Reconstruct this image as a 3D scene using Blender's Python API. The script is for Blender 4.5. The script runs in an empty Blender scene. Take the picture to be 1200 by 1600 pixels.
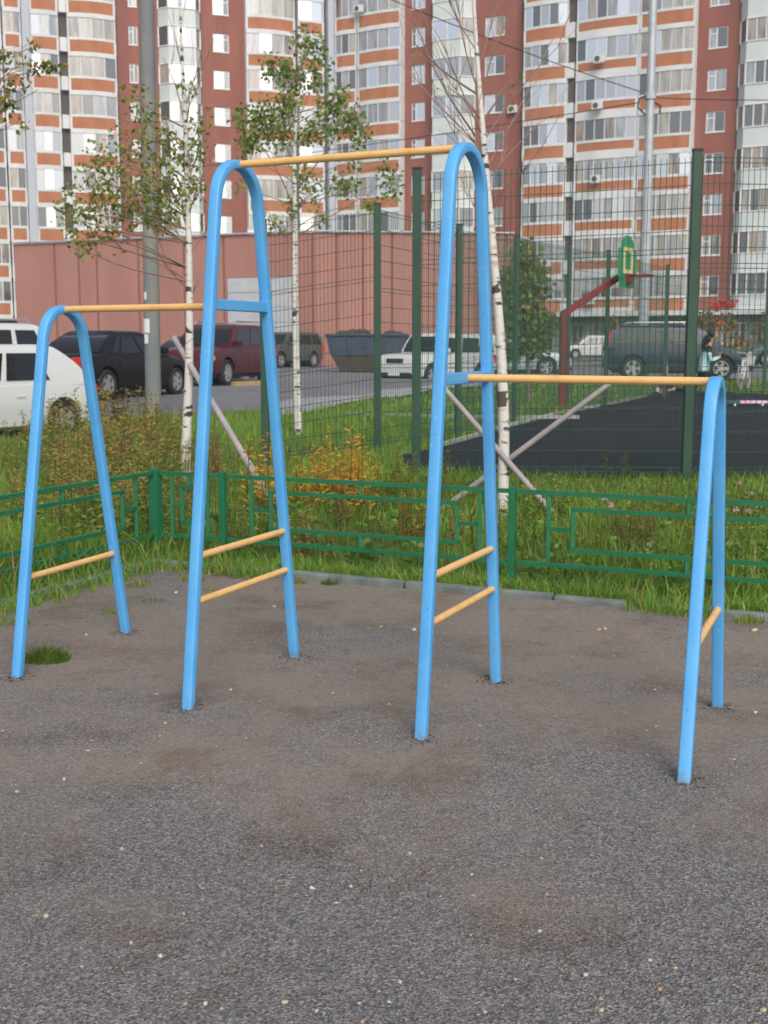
import bpy, bmesh, math, random
import numpy as np
from mathutils import Vector, Matrix

random.seed(7)
rng = np.random.default_rng(11)
SC = bpy.context.scene
COL = SC.collection

# ------------------------------------------------------------------ camera, sky, sun, exposure
FPX = 1850.0                     # focal length in photo pixels (photo 1200 x 1600)
EYE = 1.55
PITCH = math.atan(257.0 / FPX)
cam = bpy.data.cameras.new("camera")
camo = bpy.data.objects.new("camera", cam)
COL.objects.link(camo)
camo.location = (0, 0, EYE)
camo.rotation_euler = (math.pi / 2 - PITCH, 0, 0)
cam.sensor_fit = 'VERTICAL'
cam.sensor_height = 24.0
cam.sensor_width = 18.0
cam.lens = 24.0 * FPX / 1600.0
cam.clip_start = 0.05
cam.clip_end = 2000
cam.dof.use_dof = True
cam.dof.focus_distance = 4.3
cam.dof.aperture_fstop = cam.lens / 6.5
SC.camera = camo

SUN_EL, SUN_AZ = math.radians(40), math.radians(166)     # azimuth clockwise from +Y: behind the camera, to the right
world = bpy.data.worlds.new("World")
SC.world = world
world.use_nodes = True
wn = world.node_tree.nodes
wl = world.node_tree.links
bg = wn["Background"]
sky = wn.new("ShaderNodeTexSky")
sky.sky_type = 'NISHITA'
sky.sun_disc = False
sky.sun_elevation = SUN_EL
sky.sun_rotation = SUN_AZ
sky.air_density = 1.0
sky.dust_density = 4.0
sky.ozone_density = 1.0
hs = wn.new("ShaderNodeHueSaturation")
hs.inputs["Saturation"].default_value = 0.62
wl.new(sky.outputs[0], hs.inputs["Color"])
wl.new(hs.outputs[0], bg.inputs["Color"])
bg.inputs["Strength"].default_value = 0.13
sun = bpy.data.lights.new("sun", 'SUN')
sun.energy = 0.9
sun.angle = math.radians(24)
sun.color = (1.0, 0.97, 0.93)
suno = bpy.data.objects.new("sun", sun)
COL.objects.link(suno)
sd = Vector((math.sin(SUN_AZ) * math.cos(SUN_EL), math.cos(SUN_AZ) * math.cos(SUN_EL), math.sin(SUN_EL)))
suno.rotation_euler = sd.to_track_quat('Z', 'Y').to_euler()
suno.location = (0, -20, 30)
SC.view_settings.view_transform = 'Standard'
SC.view_settings.look = 'None'
SC.view_settings.exposure = 0.36
SC.view_settings.gamma = 1.0
SC.view_settings.use_curve_mapping = False

# ------------------------------------------------------------------ terrain and picture -> place
LY = [-50, 8.6, 11, 20, 22, 25, 33, 40, 60, 300]
LZ = [0, 0, .08, .10, .2, .42, .5, .56, .65, .65]
RY = [-50, 8.4, 10, 11.4, 30.6, 33.5, 37, 60, 300]
RZ = [0, 0, .1, .25, .25, .5, .55, .65, .65]
def T(x, y):
    w = np.clip((np.asarray(x, float) + 2.0) / 2.0, 0, 1)
    return np.interp(y, LY, LZ) * (1 - w) + np.interp(y, RY, RZ) * w
def ray(u, v):
    a, b = (u - 600.0) / FPX, (800.0 - v) / FPX
    return (a, math.cos(PITCH) + b * math.sin(PITCH), -math.sin(PITCH) + b * math.cos(PITCH))
def P(u, v, Y):
    r = ray(u, v); k = Y / r[1]
    return Vector((r[0] * k, Y, EYE + r[2] * k))
def G(u, v, z=None):
    r = ray(u, v)
    if z is not None:
        k = (z - EYE) / r[2]
        return Vector((r[0] * k, r[1] * k, z))
    t = 1.0
    while t < 400:
        x, y, zz = r[0] * t, r[1] * t, EYE + r[2] * t
        h = float(T(x, y))
        if zz <= h: break
        t += 0.02
    return Vector((x, y, h))

# ------------------------------------------------------------------ materials
def new_mat(name):
    m = bpy.data.materials.new(name); m.use_nodes = True
    return m, m.node_tree.nodes, m.node_tree.links, m.node_tree.nodes["Principled BSDF"]
def mat(name, c, rough=.6, c2=None, scale=8, detail=4, bump=0, bscale=None, metal=0, spec=.5, lo=.35, hi=.65, stretch=(1, 1, 1), coat=0):
    m, n, l, b = new_mat(name)
    b.inputs["Base Color"].default_value = (*c, 1)
    b.inputs["Roughness"].default_value = rough
    b.inputs["Metallic"].default_value = metal
    b.inputs["Specular IOR Level"].default_value = spec
    b.inputs["Coat Weight"].default_value = coat
    if c2 or bump:
        tc = n.new("ShaderNodeTexCoord"); mp = n.new("ShaderNodeMapping")
        mp.inputs["Scale"].default_value = stretch
        l.new(tc.outputs["Object"], mp.inputs[0])
    if c2:
        t = n.new("ShaderNodeTexNoise"); t.inputs["Scale"].default_value = scale; t.inputs["Detail"].default_value = detail
        r = n.new("ShaderNodeValToRGB")
        r.color_ramp.elements[0].position = lo; r.color_ramp.elements[0].color = (*c, 1)
        r.color_ramp.elements[1].position = hi; r.color_ramp.elements[1].color = (*c2, 1)
        l.new(mp.outputs[0], t.inputs["Vector"]); l.new(t.outputs[0], r.inputs[0]); l.new(r.outputs[0], b.inputs["Base Color"])
    if bump:
        t2 = n.new("ShaderNodeTexNoise"); t2.inputs["Scale"].default_value = bscale or scale * 4; t2.inputs["Detail"].default_value = 5
        bp = n.new("ShaderNodeBump"); bp.inputs["Strength"].default_value = bump; bp.inputs["Distance"].default_value = .01
        l.new(mp.outputs[0], t2.inputs["Vector"]); l.new(t2.outputs[0], bp.inputs["Height"]); l.new(bp.outputs[0], b.inputs["Normal"])
    return m
def attr_mat(name, rough=.6, transl=0.0, spec=.3):
    m, n, l, b = new_mat(name)
    a = n.new("ShaderNodeAttribute"); a.attribute_name = "col"
    l.new(a.outputs["Color"], b.inputs["Base Color"])
    b.inputs["Roughness"].default_value = rough
    b.inputs["Specular IOR Level"].default_value = spec
    if transl:
        tr = n.new("ShaderNodeBsdfTranslucent"); mx = n.new("ShaderNodeMixShader"); mx.inputs[0].default_value = transl
        l.new(a.outputs["Color"], tr.inputs["Color"])
        l.new(b.outputs[0], mx.inputs[1]); l.new(tr.outputs[0], mx.inputs[2])
        l.new(mx.outputs[0], n["Material Output"].inputs["Surface"])
    return m

M = {}
def blue_paint():
    m, n, l, b = new_mat('blue_paint')
    tc = n.new("ShaderNodeTexCoord")
    def noise(sc, det=4):
        t = n.new("ShaderNodeTexNoise"); t.inputs["Scale"].default_value = sc; t.inputs["Detail"].default_value = det
        l.new(tc.outputs["Object"], t.inputs[0]); return t
    def mix(fac, a, c):
        x = n.new("ShaderNodeMix"); x.data_type = 'RGBA'; l.new(fac, x.inputs["Factor"])
        if isinstance(a, tuple): x.inputs["A"].default_value = (*a, 1)
        else: l.new(a, x.inputs["A"])
        x.inputs["B"].default_value = (*c, 1); return x.outputs["Result"]
    def mr(src, a, c):
        x = n.new("ShaderNodeMapRange"); x.inputs["From Min"].default_value = a; x.inputs["From Max"].default_value = c; l.new(src, x.inputs["Value"]); return x.outputs[0]
    c = mix(mr(noise(4).outputs[0], .35, .65), (.09, .385, .78), (.12, .43, .82))
    c = mix(mr(noise(38, 6).outputs[0], .66, .74), c, (.20, .50, .84))          # scuffed, chalky spots
    c = mix(mr(noise(55, 3).outputs[0], .735, .76), c, (.13, .08, .06))         # rust specks
    sp = n.new("ShaderNodeSeparateXYZ"); l.new(tc.outputs["Object"], sp.inputs[0])
    ad = n.new("ShaderNodeMath"); ad.operation = 'MULTIPLY_ADD'; ad.inputs[1].default_value = .16; l.new(noise(30).outputs[0], ad.inputs[0]); 
    neg = n.new("ShaderNodeMath"); neg.operation = 'MULTIPLY'; neg.inputs[1].default_value = -1; l.new(sp.outputs[2], neg.inputs[0]); l.new(neg.outputs[0], ad.inputs[2])
    c = mix(mr(ad.outputs[0], .045, .12), c, (.20, .18, .15))                      # splashed dirt low on the legs
    l.new(c, b.inputs["Base Color"]); b.inputs["Roughness"].default_value = .42
    bp = n.new("ShaderNodeBump"); bp.inputs["Strength"].default_value = .12; bp.inputs["Distance"].default_value = .01
    l.new(noise(70).outputs[0], bp.inputs["Height"]); l.new(bp.outputs[0], b.inputs["Normal"])
    return m
M['blue'] = blue_paint()
M['yellow'] = mat('yellow_paint', (.82, .50, .19), .5, (.70, .40, .13), 9, bump=.1, bscale=50, lo=.5, hi=.75)
M['green'] = mat('green_paint', (.008, .135, .055), .5, (.012, .16, .068), 6, bump=.08, bscale=50)
M['dkgreen'] = mat('dark_green_paint', (.014, .055, .036), .55, (.02, .07, .042), 3)
M['wire'] = mat('green_wire', (.015, .07, .045), .5)
M['white_metal'] = mat('white_metal', (.75, .77, .78), .4)
M['red_paint'] = mat('dark_red_paint', (.25, .02, .03), .5, (.18, .015, .02), 5)
M['board_green'] = mat('board_green', (.02, .24, .11), .5, (.03, .28, .13), 6)
M['board_yellow'] = mat('board_yellow', (.75, .6, .22), .5)
M['concrete'] = mat('concrete', (.17, .195, .215), .85, (.25, .24, .20), 3, bump=.2, bscale=30, stretch=(1, 1, .35))
M['galv'] = mat('galvanised', (.42, .46, .50), .5, (.5, .53, .55), 4, metal=.3)
M['kerb_yellow'] = mat('worn_yellow_kerb', (.42, .30, .10), .8, (.30, .26, .18), 4)
M['paper'] = mat('paper', (.75, .77, .8), .8)
M['stake'] = mat('grey_wood', (.30, .27, .28), .85, (.40, .36, .35), 6, bump=.3, bscale=20, stretch=(1, 1, .3))
M['kerb'] = mat('kerb_concrete', (.13, .16, .145), .9, (.22, .25, .235), 7, bump=.25, bscale=40)
M['pink_wall'] = mat('salmon_panel', (.35, .165, .132), .9, (.40, .195, .158), .7, bump=.1, stretch=(1, 1, .22))
M['pink_joint'] = mat('dark_red_joint', (.25, .10, .08), .9)
M['metal_flash'] = mat('grey_flashing', (.35, .35, .38), .5)
M['door_grey'] = mat('grey_door', (.50, .51, .53), .6, (.44, .46, .48), 2)
M['brick'] = mat('red_facade', (.315, .112, .08), .9, (.255, .09, .066), .9, bump=.05, stretch=(1, 1, .25))
M['orange_brick'] = mat('orange_brick_panel', (.46, .185, .088), .9, (.39, .15, .07), 1.5, stretch=(1, 1, .4))
M['white_wall'] = mat('white_trim', (.70, .71, .71), .8, (.60, .62, .63), .8, stretch=(1, 1, .3))
M['white_panel'] = mat('white_bay_panel', (.64, .70, .68), .8, (.56, .62, .61), .7)
M['pier'] = mat('grey_pier', (.46, .49, .55), .8)
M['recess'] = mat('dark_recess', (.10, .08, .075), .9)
M['frame_white'] = mat('window_frame', (.72, .74, .74), .5)
M['groundfloor'] = mat('ground_floor_stone', (.22, .24, .26), .8, (.28, .30, .31), .6)
M['asphalt'] = mat('asphalt', (.155, .155, .165), .85, (.20, .195, .20), .5, bump=.3, bscale=60)
M['paving'] = mat('pale_paving', (.36, .36, .36), .9, (.30, .30, .31), 2, bump=.2, bscale=30)
M['court'] = mat('rubber_court', (.020, .026, .030), .95, (.030, .033, .036), 1.2, bump=.4, bscale=120, spec=.2)
M['rubber'] = mat('tyre_rubber', (.02, .02, .022), .8)
M['rim'] = mat('alloy_rim', (.50, .50, .52), .35, metal=.6)
M['black_plastic'] = mat('black_plastic', (.02, .02, .022), .6)
M['car_glass'] = mat('car_glass', (.012, .014, .016), .06, spec=.6)
M['head'] = mat('headlight_lens', (.6, .62, .66), .1, spec=.8)
M['tail'] = mat('tail_lens', (.55, .02, .02), .2, spec=.6)
M['amber'] = mat('amber_lens', (.8, .25, .03), .2)
M['plate'] = mat('number_plate', (.75, .75, .75), .5)
M['skin'] = mat('skin', (.50, .28, .19), .55)
M['hair'] = mat('hair', (.014, .010, .009), .5)
M['black_cloth'] = mat('black_cloth', (.012, .014, .017), .9)
M['cyan_cloth'] = mat('pale_cyan_cloth', (.56, .82, .84), .85)
M['shoe_red'] = mat('red_shoe', (.62, .04, .05), .6)
M['shoe_white'] = mat('white_rubber', (.7, .7, .74), .6)
M['pinkboard'] = mat('pink_board', (.75, .30, .48), .5, (.80, .55, .68), 6)
M['teal'] = mat('dark_teal', (.02, .10, .12), .5)
M['leaf'] = attr_mat('leaf', .5, .35)
M['grass'] = attr_mat('grass_blade', .6, .45)
M['grit'] = attr_mat('grit', .85)
M['cable'] = mat('cable', (.03, .03, .035), .6)
M['bark_twig'] = mat('twig_bark', (.30, .19, .14), .8, (.22, .14, .11), 6)

def birch_bark():
    m, n, l, b = new_mat('birch_bark')
    tc = n.new("ShaderNodeTexCoord"); mp = n.new("ShaderNodeMapping"); mp.inputs["Scale"].default_value = (7, 7, 17)
    l.new(tc.outputs["Object"], mp.inputs[0])
    t = n.new("ShaderNodeTexNoise"); t.inputs["Scale"].default_value = 1.0; t.inputs["Detail"].default_value = 3
    l.new(mp.outputs[0], t.inputs["Vector"])
    r = n.new("ShaderNodeValToRGB")
    e = r.color_ramp.elements
    e[0].position = .36; e[0].color = (.05, .045, .045, 1)
    e[1].position = .43; e[1].color = (.62, .60, .57, 1)
    e2 = e.new(.58); e2.color = (.68, .65, .61, 1)
    e3 = e.new(.70); e3.color = (.50, .40, .31, 1)
    l.new(t.outputs[0], r.inputs[0]); l.new(r.outputs[0], b.inputs["Base Color"])
    b.inputs["Roughness"].default_value = .75
    bp = n.new("ShaderNodeBump"); bp.inputs["Strength"].default_value = .3; bp.inputs["Distance"].default_value = .005
    l.new(t.outputs[0], bp.inputs["Height"]); l.new(bp.outputs[0], b.inputs["Normal"])
    return m
M['birch'] = birch_bark()

def glass_mat(name, base, refl, rough=.05, curtain=None):
    """window pane of a far flat: dark room or curtain behind, sky mirrored in front"""
    m, n, l, b = new_mat(name)
    b.inputs["Base Color"].default_value = (*base, 1)
    b.inputs["Roughness"].default_value = .6
    if curtain:
        tc = n.new("ShaderNodeTexCoord"); mp = n.new("ShaderNodeMapping"); mp.inputs["Scale"].default_value = (3.0, 3.0, .5)
        oi = n.new("ShaderNodeObjectInfo"); ad = n.new("ShaderNodeVectorMath")
        l.new(tc.outputs["Object"], ad.inputs[0]); l.new(oi.outputs["Location"], ad.inputs[1]); l.new(ad.outputs[0], mp.inputs[0])
        t = n.new("ShaderNodeTexNoise"); t.inputs["Scale"].default_value = 1.0; t.inputs["Detail"].default_value = 2
        r = n.new("ShaderNodeValToRGB")
        r.color_ramp.elements[0].position = .4; r.color_ramp.elements[0].color = (*base, 1)
        r.color_ramp.elements[1].position = .6; r.color_ramp.elements[1].color = (*curtain, 1)
        l.new(mp.outputs[0], t.inputs[0]); l.new(t.outputs[0], r.inputs[0]); l.new(r.outputs[0], b.inputs["Base Color"])
    g = n.new("ShaderNodeBsdfGlossy"); g.inputs["Roughness"].default_value = rough
    g.inputs["Color"].default_value = (.95, .97, 1, 1)
    mx = n.new("ShaderNodeMixShader"); mx.inputs[0].default_value = refl
    l.new(b.outputs[0], mx.inputs[1]); l.new(g.outputs[0], mx.inputs[2])
    l.new(mx.outputs[0], n["Material Output"].inputs["Surface"])
    return m
PANES = [glass_mat('pane_dark', (.05, .055, .06), .16),
         glass_mat('pane_grey', (.16, .17, .175), .24, curtain=(.32, .32, .31)),
         glass_mat('pane_curtain', (.25, .235, .20), .15, curtain=(.40, .37, .32)),
         glass_mat('pane_sky', (.22, .24, .28), .42),
         glass_mat('pane_bright', (.45, .47, .50), .8, .03),
         glass_mat('pane_room', (.07, .06, .05), .2, curtain=(.34, .24, .15))]

# ------------------------------------------------------------------ mesh helpers
class MB:
    def __init__(s): s.v = []; s.f = []; s.mi = []; s.cur = 0
    def add(s, vs, fs):
        o = len(s.v); s.v += [tuple(p) for p in vs]; s.f += [tuple(i + o for i in f) for f in fs]; s.mi += [s.cur] * len(fs); return s
    def box(s, a, b):
        x0, y0, z0 = a; x1, y1, z1 = b
        return s.add([(x0, y0, z0), (x1, y0, z0), (x1, y1, z0), (x0, y1, z0), (x0, y0, z1), (x1, y0, z1), (x1, y1, z1), (x0, y1, z1)],
                     [(0, 3, 2, 1), (4, 5, 6, 7), (0, 1, 5, 4), (1, 2, 6, 5), (2, 3, 7, 6), (3, 0, 4, 7)])
    def tube(s, pts, rad, n=8, caps=True):
        pts = [Vector(p) for p in pts]
        if not isinstance(rad, (list, tuple)): rad = [rad] * len(pts)
        vs, fs = [], []
        prev = None
        for i, p in enumerate(pts):
            d = (pts[min(i + 1, len(pts) - 1)] - pts[max(i - 1, 0)]).normalized()
            a = prev if prev is not None else (Vector((0, 0, 1)) if abs(d.z) < .9 else Vector((1, 0, 0)))
            x = (a - d * a.dot(d)).normalized(); y = d.cross(x); prev = x
            for k in range(n):
                t = 2 * math.pi * k / n
                vs.append(p + (x * math.cos(t) + y * math.sin(t)) * rad[i])
        for i in range(len(pts) - 1):
            for k in range(n):
                k2 = (k + 1) % n
                fs.append((i * n + k, i * n + k2, (i + 1) * n + k2, (i + 1) * n + k))
        if caps:
            fs.append(tuple(range(n))[::-1]); fs.append(tuple((len(pts) - 1) * n + k for k in range(n)))
        return s.add(vs, fs)
    def beam(s, p, q, w, h, up=(0, 0, 1)):
        p, q = Vector(p), Vector(q); d = (q - p).normalized(); up = Vector(up)
        if abs(d.dot(up)) > .95: up = Vector((1, 0, 0)) if abs(d.x) < .9 else Vector((0, 1, 0))
        x = d.cross(up).normalized() * w / 2; y = x.cross(d).normalized() * h / 2
        vs = [p - x - y, p + x - y, p + x + y, p - x + y, q - x - y, q + x - y, q + x + y, q - x + y]
        return s.add(vs, [(0, 1, 2, 3), (7, 6, 5, 4), (0, 4, 5, 1), (1, 5, 6, 2), (2, 6, 7, 3), (3, 7, 4, 0)])
    def prism(s, poly, z0, z1):
        n = len(poly)
        vs = [(x, y, z0) for x, y in poly] + [(x, y, z1) for x, y in poly]
        return s.add(vs, [tuple(range(n))[::-1], tuple(range(n, 2 * n))] + [(i, (i + 1) % n, n + (i + 1) % n, n + i) for i in range(n)])
    def slab(s, quad, th, out):
        """thin plate: 4+ corner points, thickness th along out"""
        o = Vector(out).normalized() * th; q = [Vector(p) for p in quad]; n = len(q)
        return s.add(q + [p + o for p in q], [tuple(range(n))[::-1], tuple(range(n, 2 * n))] + [(i, (i + 1) % n, n + (i + 1) % n, n + i) for i in range(n)])
    def ball(s, c, r, nu=10, nv=7):
        if not isinstance(r, (tuple, list)): r = (r, r, r)
        vs, fs = [], []
        for j in range(nv + 1):
            ph = math.pi * j / nv
            for i in range(nu):
                th = 2 * math.pi * i / nu
                vs.append((c[0] + r[0] * math.sin(ph) * math.cos(th), c[1] + r[1] * math.sin(ph) * math.sin(th), c[2] + r[2] * math.cos(ph)))
        for j in range(nv):
            for i in range(nu):
                i2 = (i + 1) % nu
                fs.append((j * nu + i, (j + 1) * nu + i, (j + 1) * nu + i2, j * nu + i2))
        return s.add(vs, fs)
    def lathe(s, prof, n=20, axis='y'):
        """prof: (radius, along) pairs, turned about the local y axis"""
        vs, fs = [], []
        for r, a in prof:
            for k in range(n):
                t = 2 * math.pi * k / n
                vs.append((r * math.cos(t), a, r * math.sin(t)))
        for i in range(len(prof) - 1):
            for k in range(n):
                k2 = (k + 1) % n
                fs.append((i * n + k, i * n + k2, (i + 1) * n + k2, (i + 1) * n + k))
        return s.add(vs, fs)
    def mesh(s, name, mats, smooth=None, bevel=0):
        me = bpy.data.meshes.new(name)
        me.from_pydata(s.v, [], s.f)
        for m in (mats if isinstance(mats, (list, tuple)) else [mats]): me.materials.append(m)
        if any(s.mi): me.polygons.foreach_set('material_index', s.mi)
        bm = bmesh.new(); bm.from_mesh(me)
        bmesh.ops.recalc_face_normals(bm, faces=bm.faces)
        if bevel:
            ed = [e for e in bm.edges if len(e.link_faces) == 2 and e.calc_face_angle(0) > .5]
            bmesh.ops.bevel(bm, geom=ed, offset=bevel, segments=2, affect='EDGES', profile=.6)
        bm.to_mesh(me); bm.free()
        if smooth is not None:
            me.shade_smooth(); me.set_sharp_from_angle(angle=math.radians(smooth))
        me.update()
        return me
    def build(s, name, mats, parent=None, smooth=None, bevel=0, loc=(0, 0, 0)):
        o = bpy.data.objects.new(name, s.mesh(name, mats, smooth, bevel))
        COL.objects.link(o); o.location = loc
        if parent: o.parent = parent
        return o
def put(name, me, parent=None, loc=(0, 0, 0), rot=(0, 0, 0)):
    o = bpy.data.objects.new(name, me); COL.objects.link(o); o.location = loc; o.rotation_euler = rot
    if parent: o.parent = parent
    return o
def tag(o, label=None, cat=None, group=None, kind=None):
    if label: o['label'] = label
    if cat: o['category'] = cat
    if group: o['group'] = group
    if kind: o['kind'] = kind
    return o
def empty(name, loc=(0, 0, 0), rz=0, **k):
    o = bpy.data.objects.new(name, None); COL.objects.link(o); o.location = loc; o.rotation_euler = (0, 0, rz); o.empty_display_size = .2
    return tag(o, **k)
def np_mesh(name, verts, faces, cols, material, parent=None):
    """verts (n,3); faces (m,k) all of one size; cols (n,3) the colour the thing itself has"""
    me = bpy.data.meshes.new(name)
    m, k = faces.shape
    me.vertices.add(len(verts)); me.vertices.foreach_set('co', np.ascontiguousarray(verts, np.float32).ravel())
    me.loops.add(m * k); me.loops.foreach_set('vertex_index', np.ascontiguousarray(faces, np.int32).ravel())
    me.polygons.add(m); me.polygons.foreach_set('loop_start', np.arange(0, m * k, k, dtype=np.int32))
    me.update(calc_edges=True)
    a = me.color_attributes.new('col', 'FLOAT_COLOR', 'POINT')
    c4 = np.ones((len(verts), 4), np.float32); c4[:, :3] = cols
    a.data.foreach_set('color', c4.ravel())
    me.materials.append(material)
    o = bpy.data.objects.new(name, me); COL.objects.link(o)
    if parent: o.parent = parent
    return o

# ------------------------------------------------------------------ ground
KC = G(246, 884, 0.0)                                    # kerb corner
KR = (G(1200, 971, 0.0) - G(480, 906, 0.0)).normalized() # along the right-hand kerb
KL = Vector((KR.y, -KR.x, 0))                            # along the left-hand kerb, towards the viewer
def in_play(x, y, m=0.0):
    a = (x - KC.x) * KR.x + (y - KC.y) * KR.y
    b = (x - KC.x) * KL.x + (y - KC.y) * KL.y
    return (a > -m) & (b > -m)

# the sheet of earth under everything
xs = np.unique(np.concatenate([[-300, -200, -110], np.arange(-60, -8, 2), np.arange(-8, 8, .3), np.arange(8, 60, 2), [60, 110, 200, 300]]))
ys = np.unique(np.concatenate([[-200, -60, -20], np.arange(-10, 5, 1), np.arange(5, 16, .3), np.arange(16, 42, 1), np.arange(42, 140, 4), [200, 300]]))
XX, YY = np.meshgrid(xs, ys)
ZZ = T(XX, YY) - np.where(in_play(XX, YY), .05, 0.0)
nx, ny = len(xs), len(ys)
V = np.stack([XX.ravel(), YY.ravel(), ZZ.ravel()], 1)
ii, jj = np.meshgrid(np.arange(nx - 1), np.arange(ny - 1))
b0 = (jj * nx + ii).ravel()
F = np.stack([b0, b0 + 1, b0 + nx + 1, b0 + nx], 1)
def earth_mat():
    m, n, l, b = new_mat('earth_and_turf')
    tc = n.new("ShaderNodeTexCoord")
    t = n.new("ShaderNodeTexNoise"); t.inputs["Scale"].default_value = .9; t.inputs["Detail"].default_value = 6
    r = n.new("ShaderNodeValToRGB"); e = r.color_ramp.elements
    e[0].position = .3; e[0].color = (.085, .078, .035, 1); e[1].position = .5; e[1].color = (.085, .15, .026, 1)
    e2 = e.new(.75); e2.color = (.12, .20, .032, 1)
    l.new(tc.outputs["Object"], t.inputs[0]); l.new(t.outputs[0], r.inputs[0]); l.new(r.outputs[0], b.inputs["Base Color"])
    b.inputs["Roughness"].default_value = .95
    t2 = n.new("ShaderNodeTexNoise"); t2.inputs["Scale"].default_value = 25; t2.inputs["Detail"].default_value = 5
    bp = n.new("ShaderNodeBump"); bp.inputs["Strength"].default_value = .8; bp.inputs["Distance"].default_value = .04
    l.new(tc.outputs["Object"], t2.inputs[0]); l.new(t2.outputs[0], bp.inputs["Height"]); l.new(bp.outputs[0], b.inputs["Normal"])
    return m
go = np_mesh('ground', V, F, np.zeros((len(V), 3)), earth_mat())
tag(go, kind='structure')

# gravel pad
def gravel_mat():
    m, n, l, b = new_mat('dark_gravel')
    tc = n.new("ShaderNodeTexCoord")
    def noise(sc, det=4, rough=.6):
        t = n.new("ShaderNodeTexNoise"); t.inputs["Scale"].default_value = sc; t.inputs["Detail"].default_value = det; t.inputs["Roughness"].default_value = rough
        l.new(tc.outputs["Object"], t.inputs[0]); return t
    def ramp(src, stops):
        r = n.new("ShaderNodeValToRGB"); e = r.color_ramp.elements
        e[0].position, e[0].color = stops[0][0], (*stops[0][1], 1)
        e[1].position, e[1].color = stops[1][0], (*stops[1][1], 1)
        for p, c in stops[2:]:
            x = e.new(p); x.color = (*c, 1)
        l.new(src, r.inputs[0]); return r
    vo = n.new("ShaderNodeTexVoronoi"); vo.inputs["Scale"].default_value = 165
    l.new(tc.outputs["Object"], vo.inputs["Vector"])
    hsv = n.new("ShaderNodeSeparateColor"); l.new(vo.outputs["Color"], hsv.inputs[0])
    g1 = ramp(hsv.outputs[0], [(.0, (.085, .09, .104)), (1.0, (.39, .395, .405)), (.35, (.165, .168, .178)), (.75, (.24, .242, .25))])
    g2 = ramp(hsv.outputs[0], [(.0, (.09, .075, .068)), (1.0, (.46, .38, .32)), (.35, (.18, .155, .14)), (.75, (.27, .235, .21))])
    hue = n.new("ShaderNodeMath"); hue.operation = 'GREATER_THAN'; hue.inputs[1].default_value = .52; l.new(hsv.outputs[1], hue.inputs[0])
    grit_ = n.new("ShaderNodeMix"); grit_.data_type = 'RGBA'; l.new(hue.outputs[0], grit_.inputs["Factor"])
    l.new(g1.outputs[0], grit_.inputs["A"]); l.new(g2.outputs[0], grit_.inputs["B"])
    vo2 = n.new("ShaderNodeTexVoronoi"); vo2.inputs["Scale"].default_value = 45
    l.new(tc.outputs["Object"], vo2.inputs["Vector"])
    dirt = ramp(noise(34, 9, .8).outputs[0], [(.3, (.24, .195, .152)), (.7, (.375, .31, .248))])
    # the trodden ground under and round the bars is earthier than the loose grit towards the viewer
    sp = n.new("ShaderNodeSeparateXYZ"); l.new(tc.outputs["Object"], sp.inputs[0])
    tread = n.new("ShaderNodeMapRange"); tread.inputs["From Min"].default_value = 2.3; tread.inputs["From Max"].default_value = 5.2
    tread.inputs["To Min"].default_value = -.14; tread.inputs["To Max"].default_value = .10; l.new(sp.outputs[1], tread.inputs["Value"])
    sm = n.new("ShaderNodeMath"); sm.operation = 'ADD'; l.new(noise(.9, 7, .62).outputs[0], sm.inputs[0]); l.new(tread.outputs[0], sm.inputs[1])
    mask = ramp(sm.outputs[0], [(.42, (0, 0, 0)), (.62, (1, 1, 1))])
    mx = n.new("ShaderNodeMix"); mx.data_type = 'RGBA'
    mul = n.new("ShaderNodeMath"); mul.operation = 'MULTIPLY'; mul.inputs[1].default_value = .75
    l.new(mask.outputs[0], mul.inputs[0]); l.new(mul.outputs[0], mx.inputs["Factor"])
    l.new(grit_.outputs["Result"], mx.inputs["A"]); l.new(dirt.outputs[0], mx.inputs["B"])
    damp = ramp(noise(1.9, 8, .7).outputs[0], [(.50, (1, 1, 1)), (.68, (.76, .67, .58))])
    crumb = ramp(noise(9, 8, .8).outputs[0], [(.32, (.70, .69, .70)), (.45, (1, 1, 1)), (.60, (1.0, 1.0, 1.0)), (.74, (1.32, 1.26, 1.18))])
    m2 = n.new("ShaderNodeMix"); m2.data_type = 'RGBA'; m2.blend_type = 'MULTIPLY'; m2.inputs["Factor"].default_value = 1
    l.new(mx.outputs["Result"], m2.inputs["A"]); l.new(damp.outputs[0], m2.inputs["B"])
    m3 = n.new("ShaderNodeMix"); m3.data_type = 'RGBA'; m3.blend_type = 'MULTIPLY'; m3.inputs["Factor"].default_value = 1
    l.new(m2.outputs["Result"], m3.inputs["A"]); l.new(crumb.outputs[0], m3.inputs["B"])
    l.new(m3.outputs["Result"], b.inputs["Base Color"])
    b.inputs["Roughness"].default_value = .92
    b.inputs["Specular IOR Level"].default_value = .3
    ad = n.new("ShaderNodeMath"); ad.operation = 'ADD'
    l.new(vo.outputs["Distance"], ad.inputs[0]); l.new(noise(40, 8, .75).outputs[0], ad.inputs[1])
    bp = n.new("ShaderNodeBump"); bp.inputs["Strength"].default_value = .8; bp.inputs["Distance"].default_value = .008
    l.new(ad.outputs[0], bp.inputs["Height"]); l.new(bp.outputs[0], b.inputs["Normal"])
    return m
def wob(x, y):
    return (.006 * np.sin(x * 2.3 + 1.3 * np.sin(y * 1.7)) + .005 * np.sin(y * 3.1 + 1.1 * np.cos(x * 2.9)) + .004 * np.sin(6.1 * x + 2.2) * np.sin(5.3 * y + .7))
N = 190
aa, bb = np.meshgrid(np.linspace(.02, 13, N), np.linspace(.02, 15, N))
px = KC.x + KR.x * aa + KL.x * bb; py = KC.y + KR.y * aa + KL.y * bb
V = np.stack([px.ravel(), py.ravel(), wob(px, py).ravel()], 1)
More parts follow.
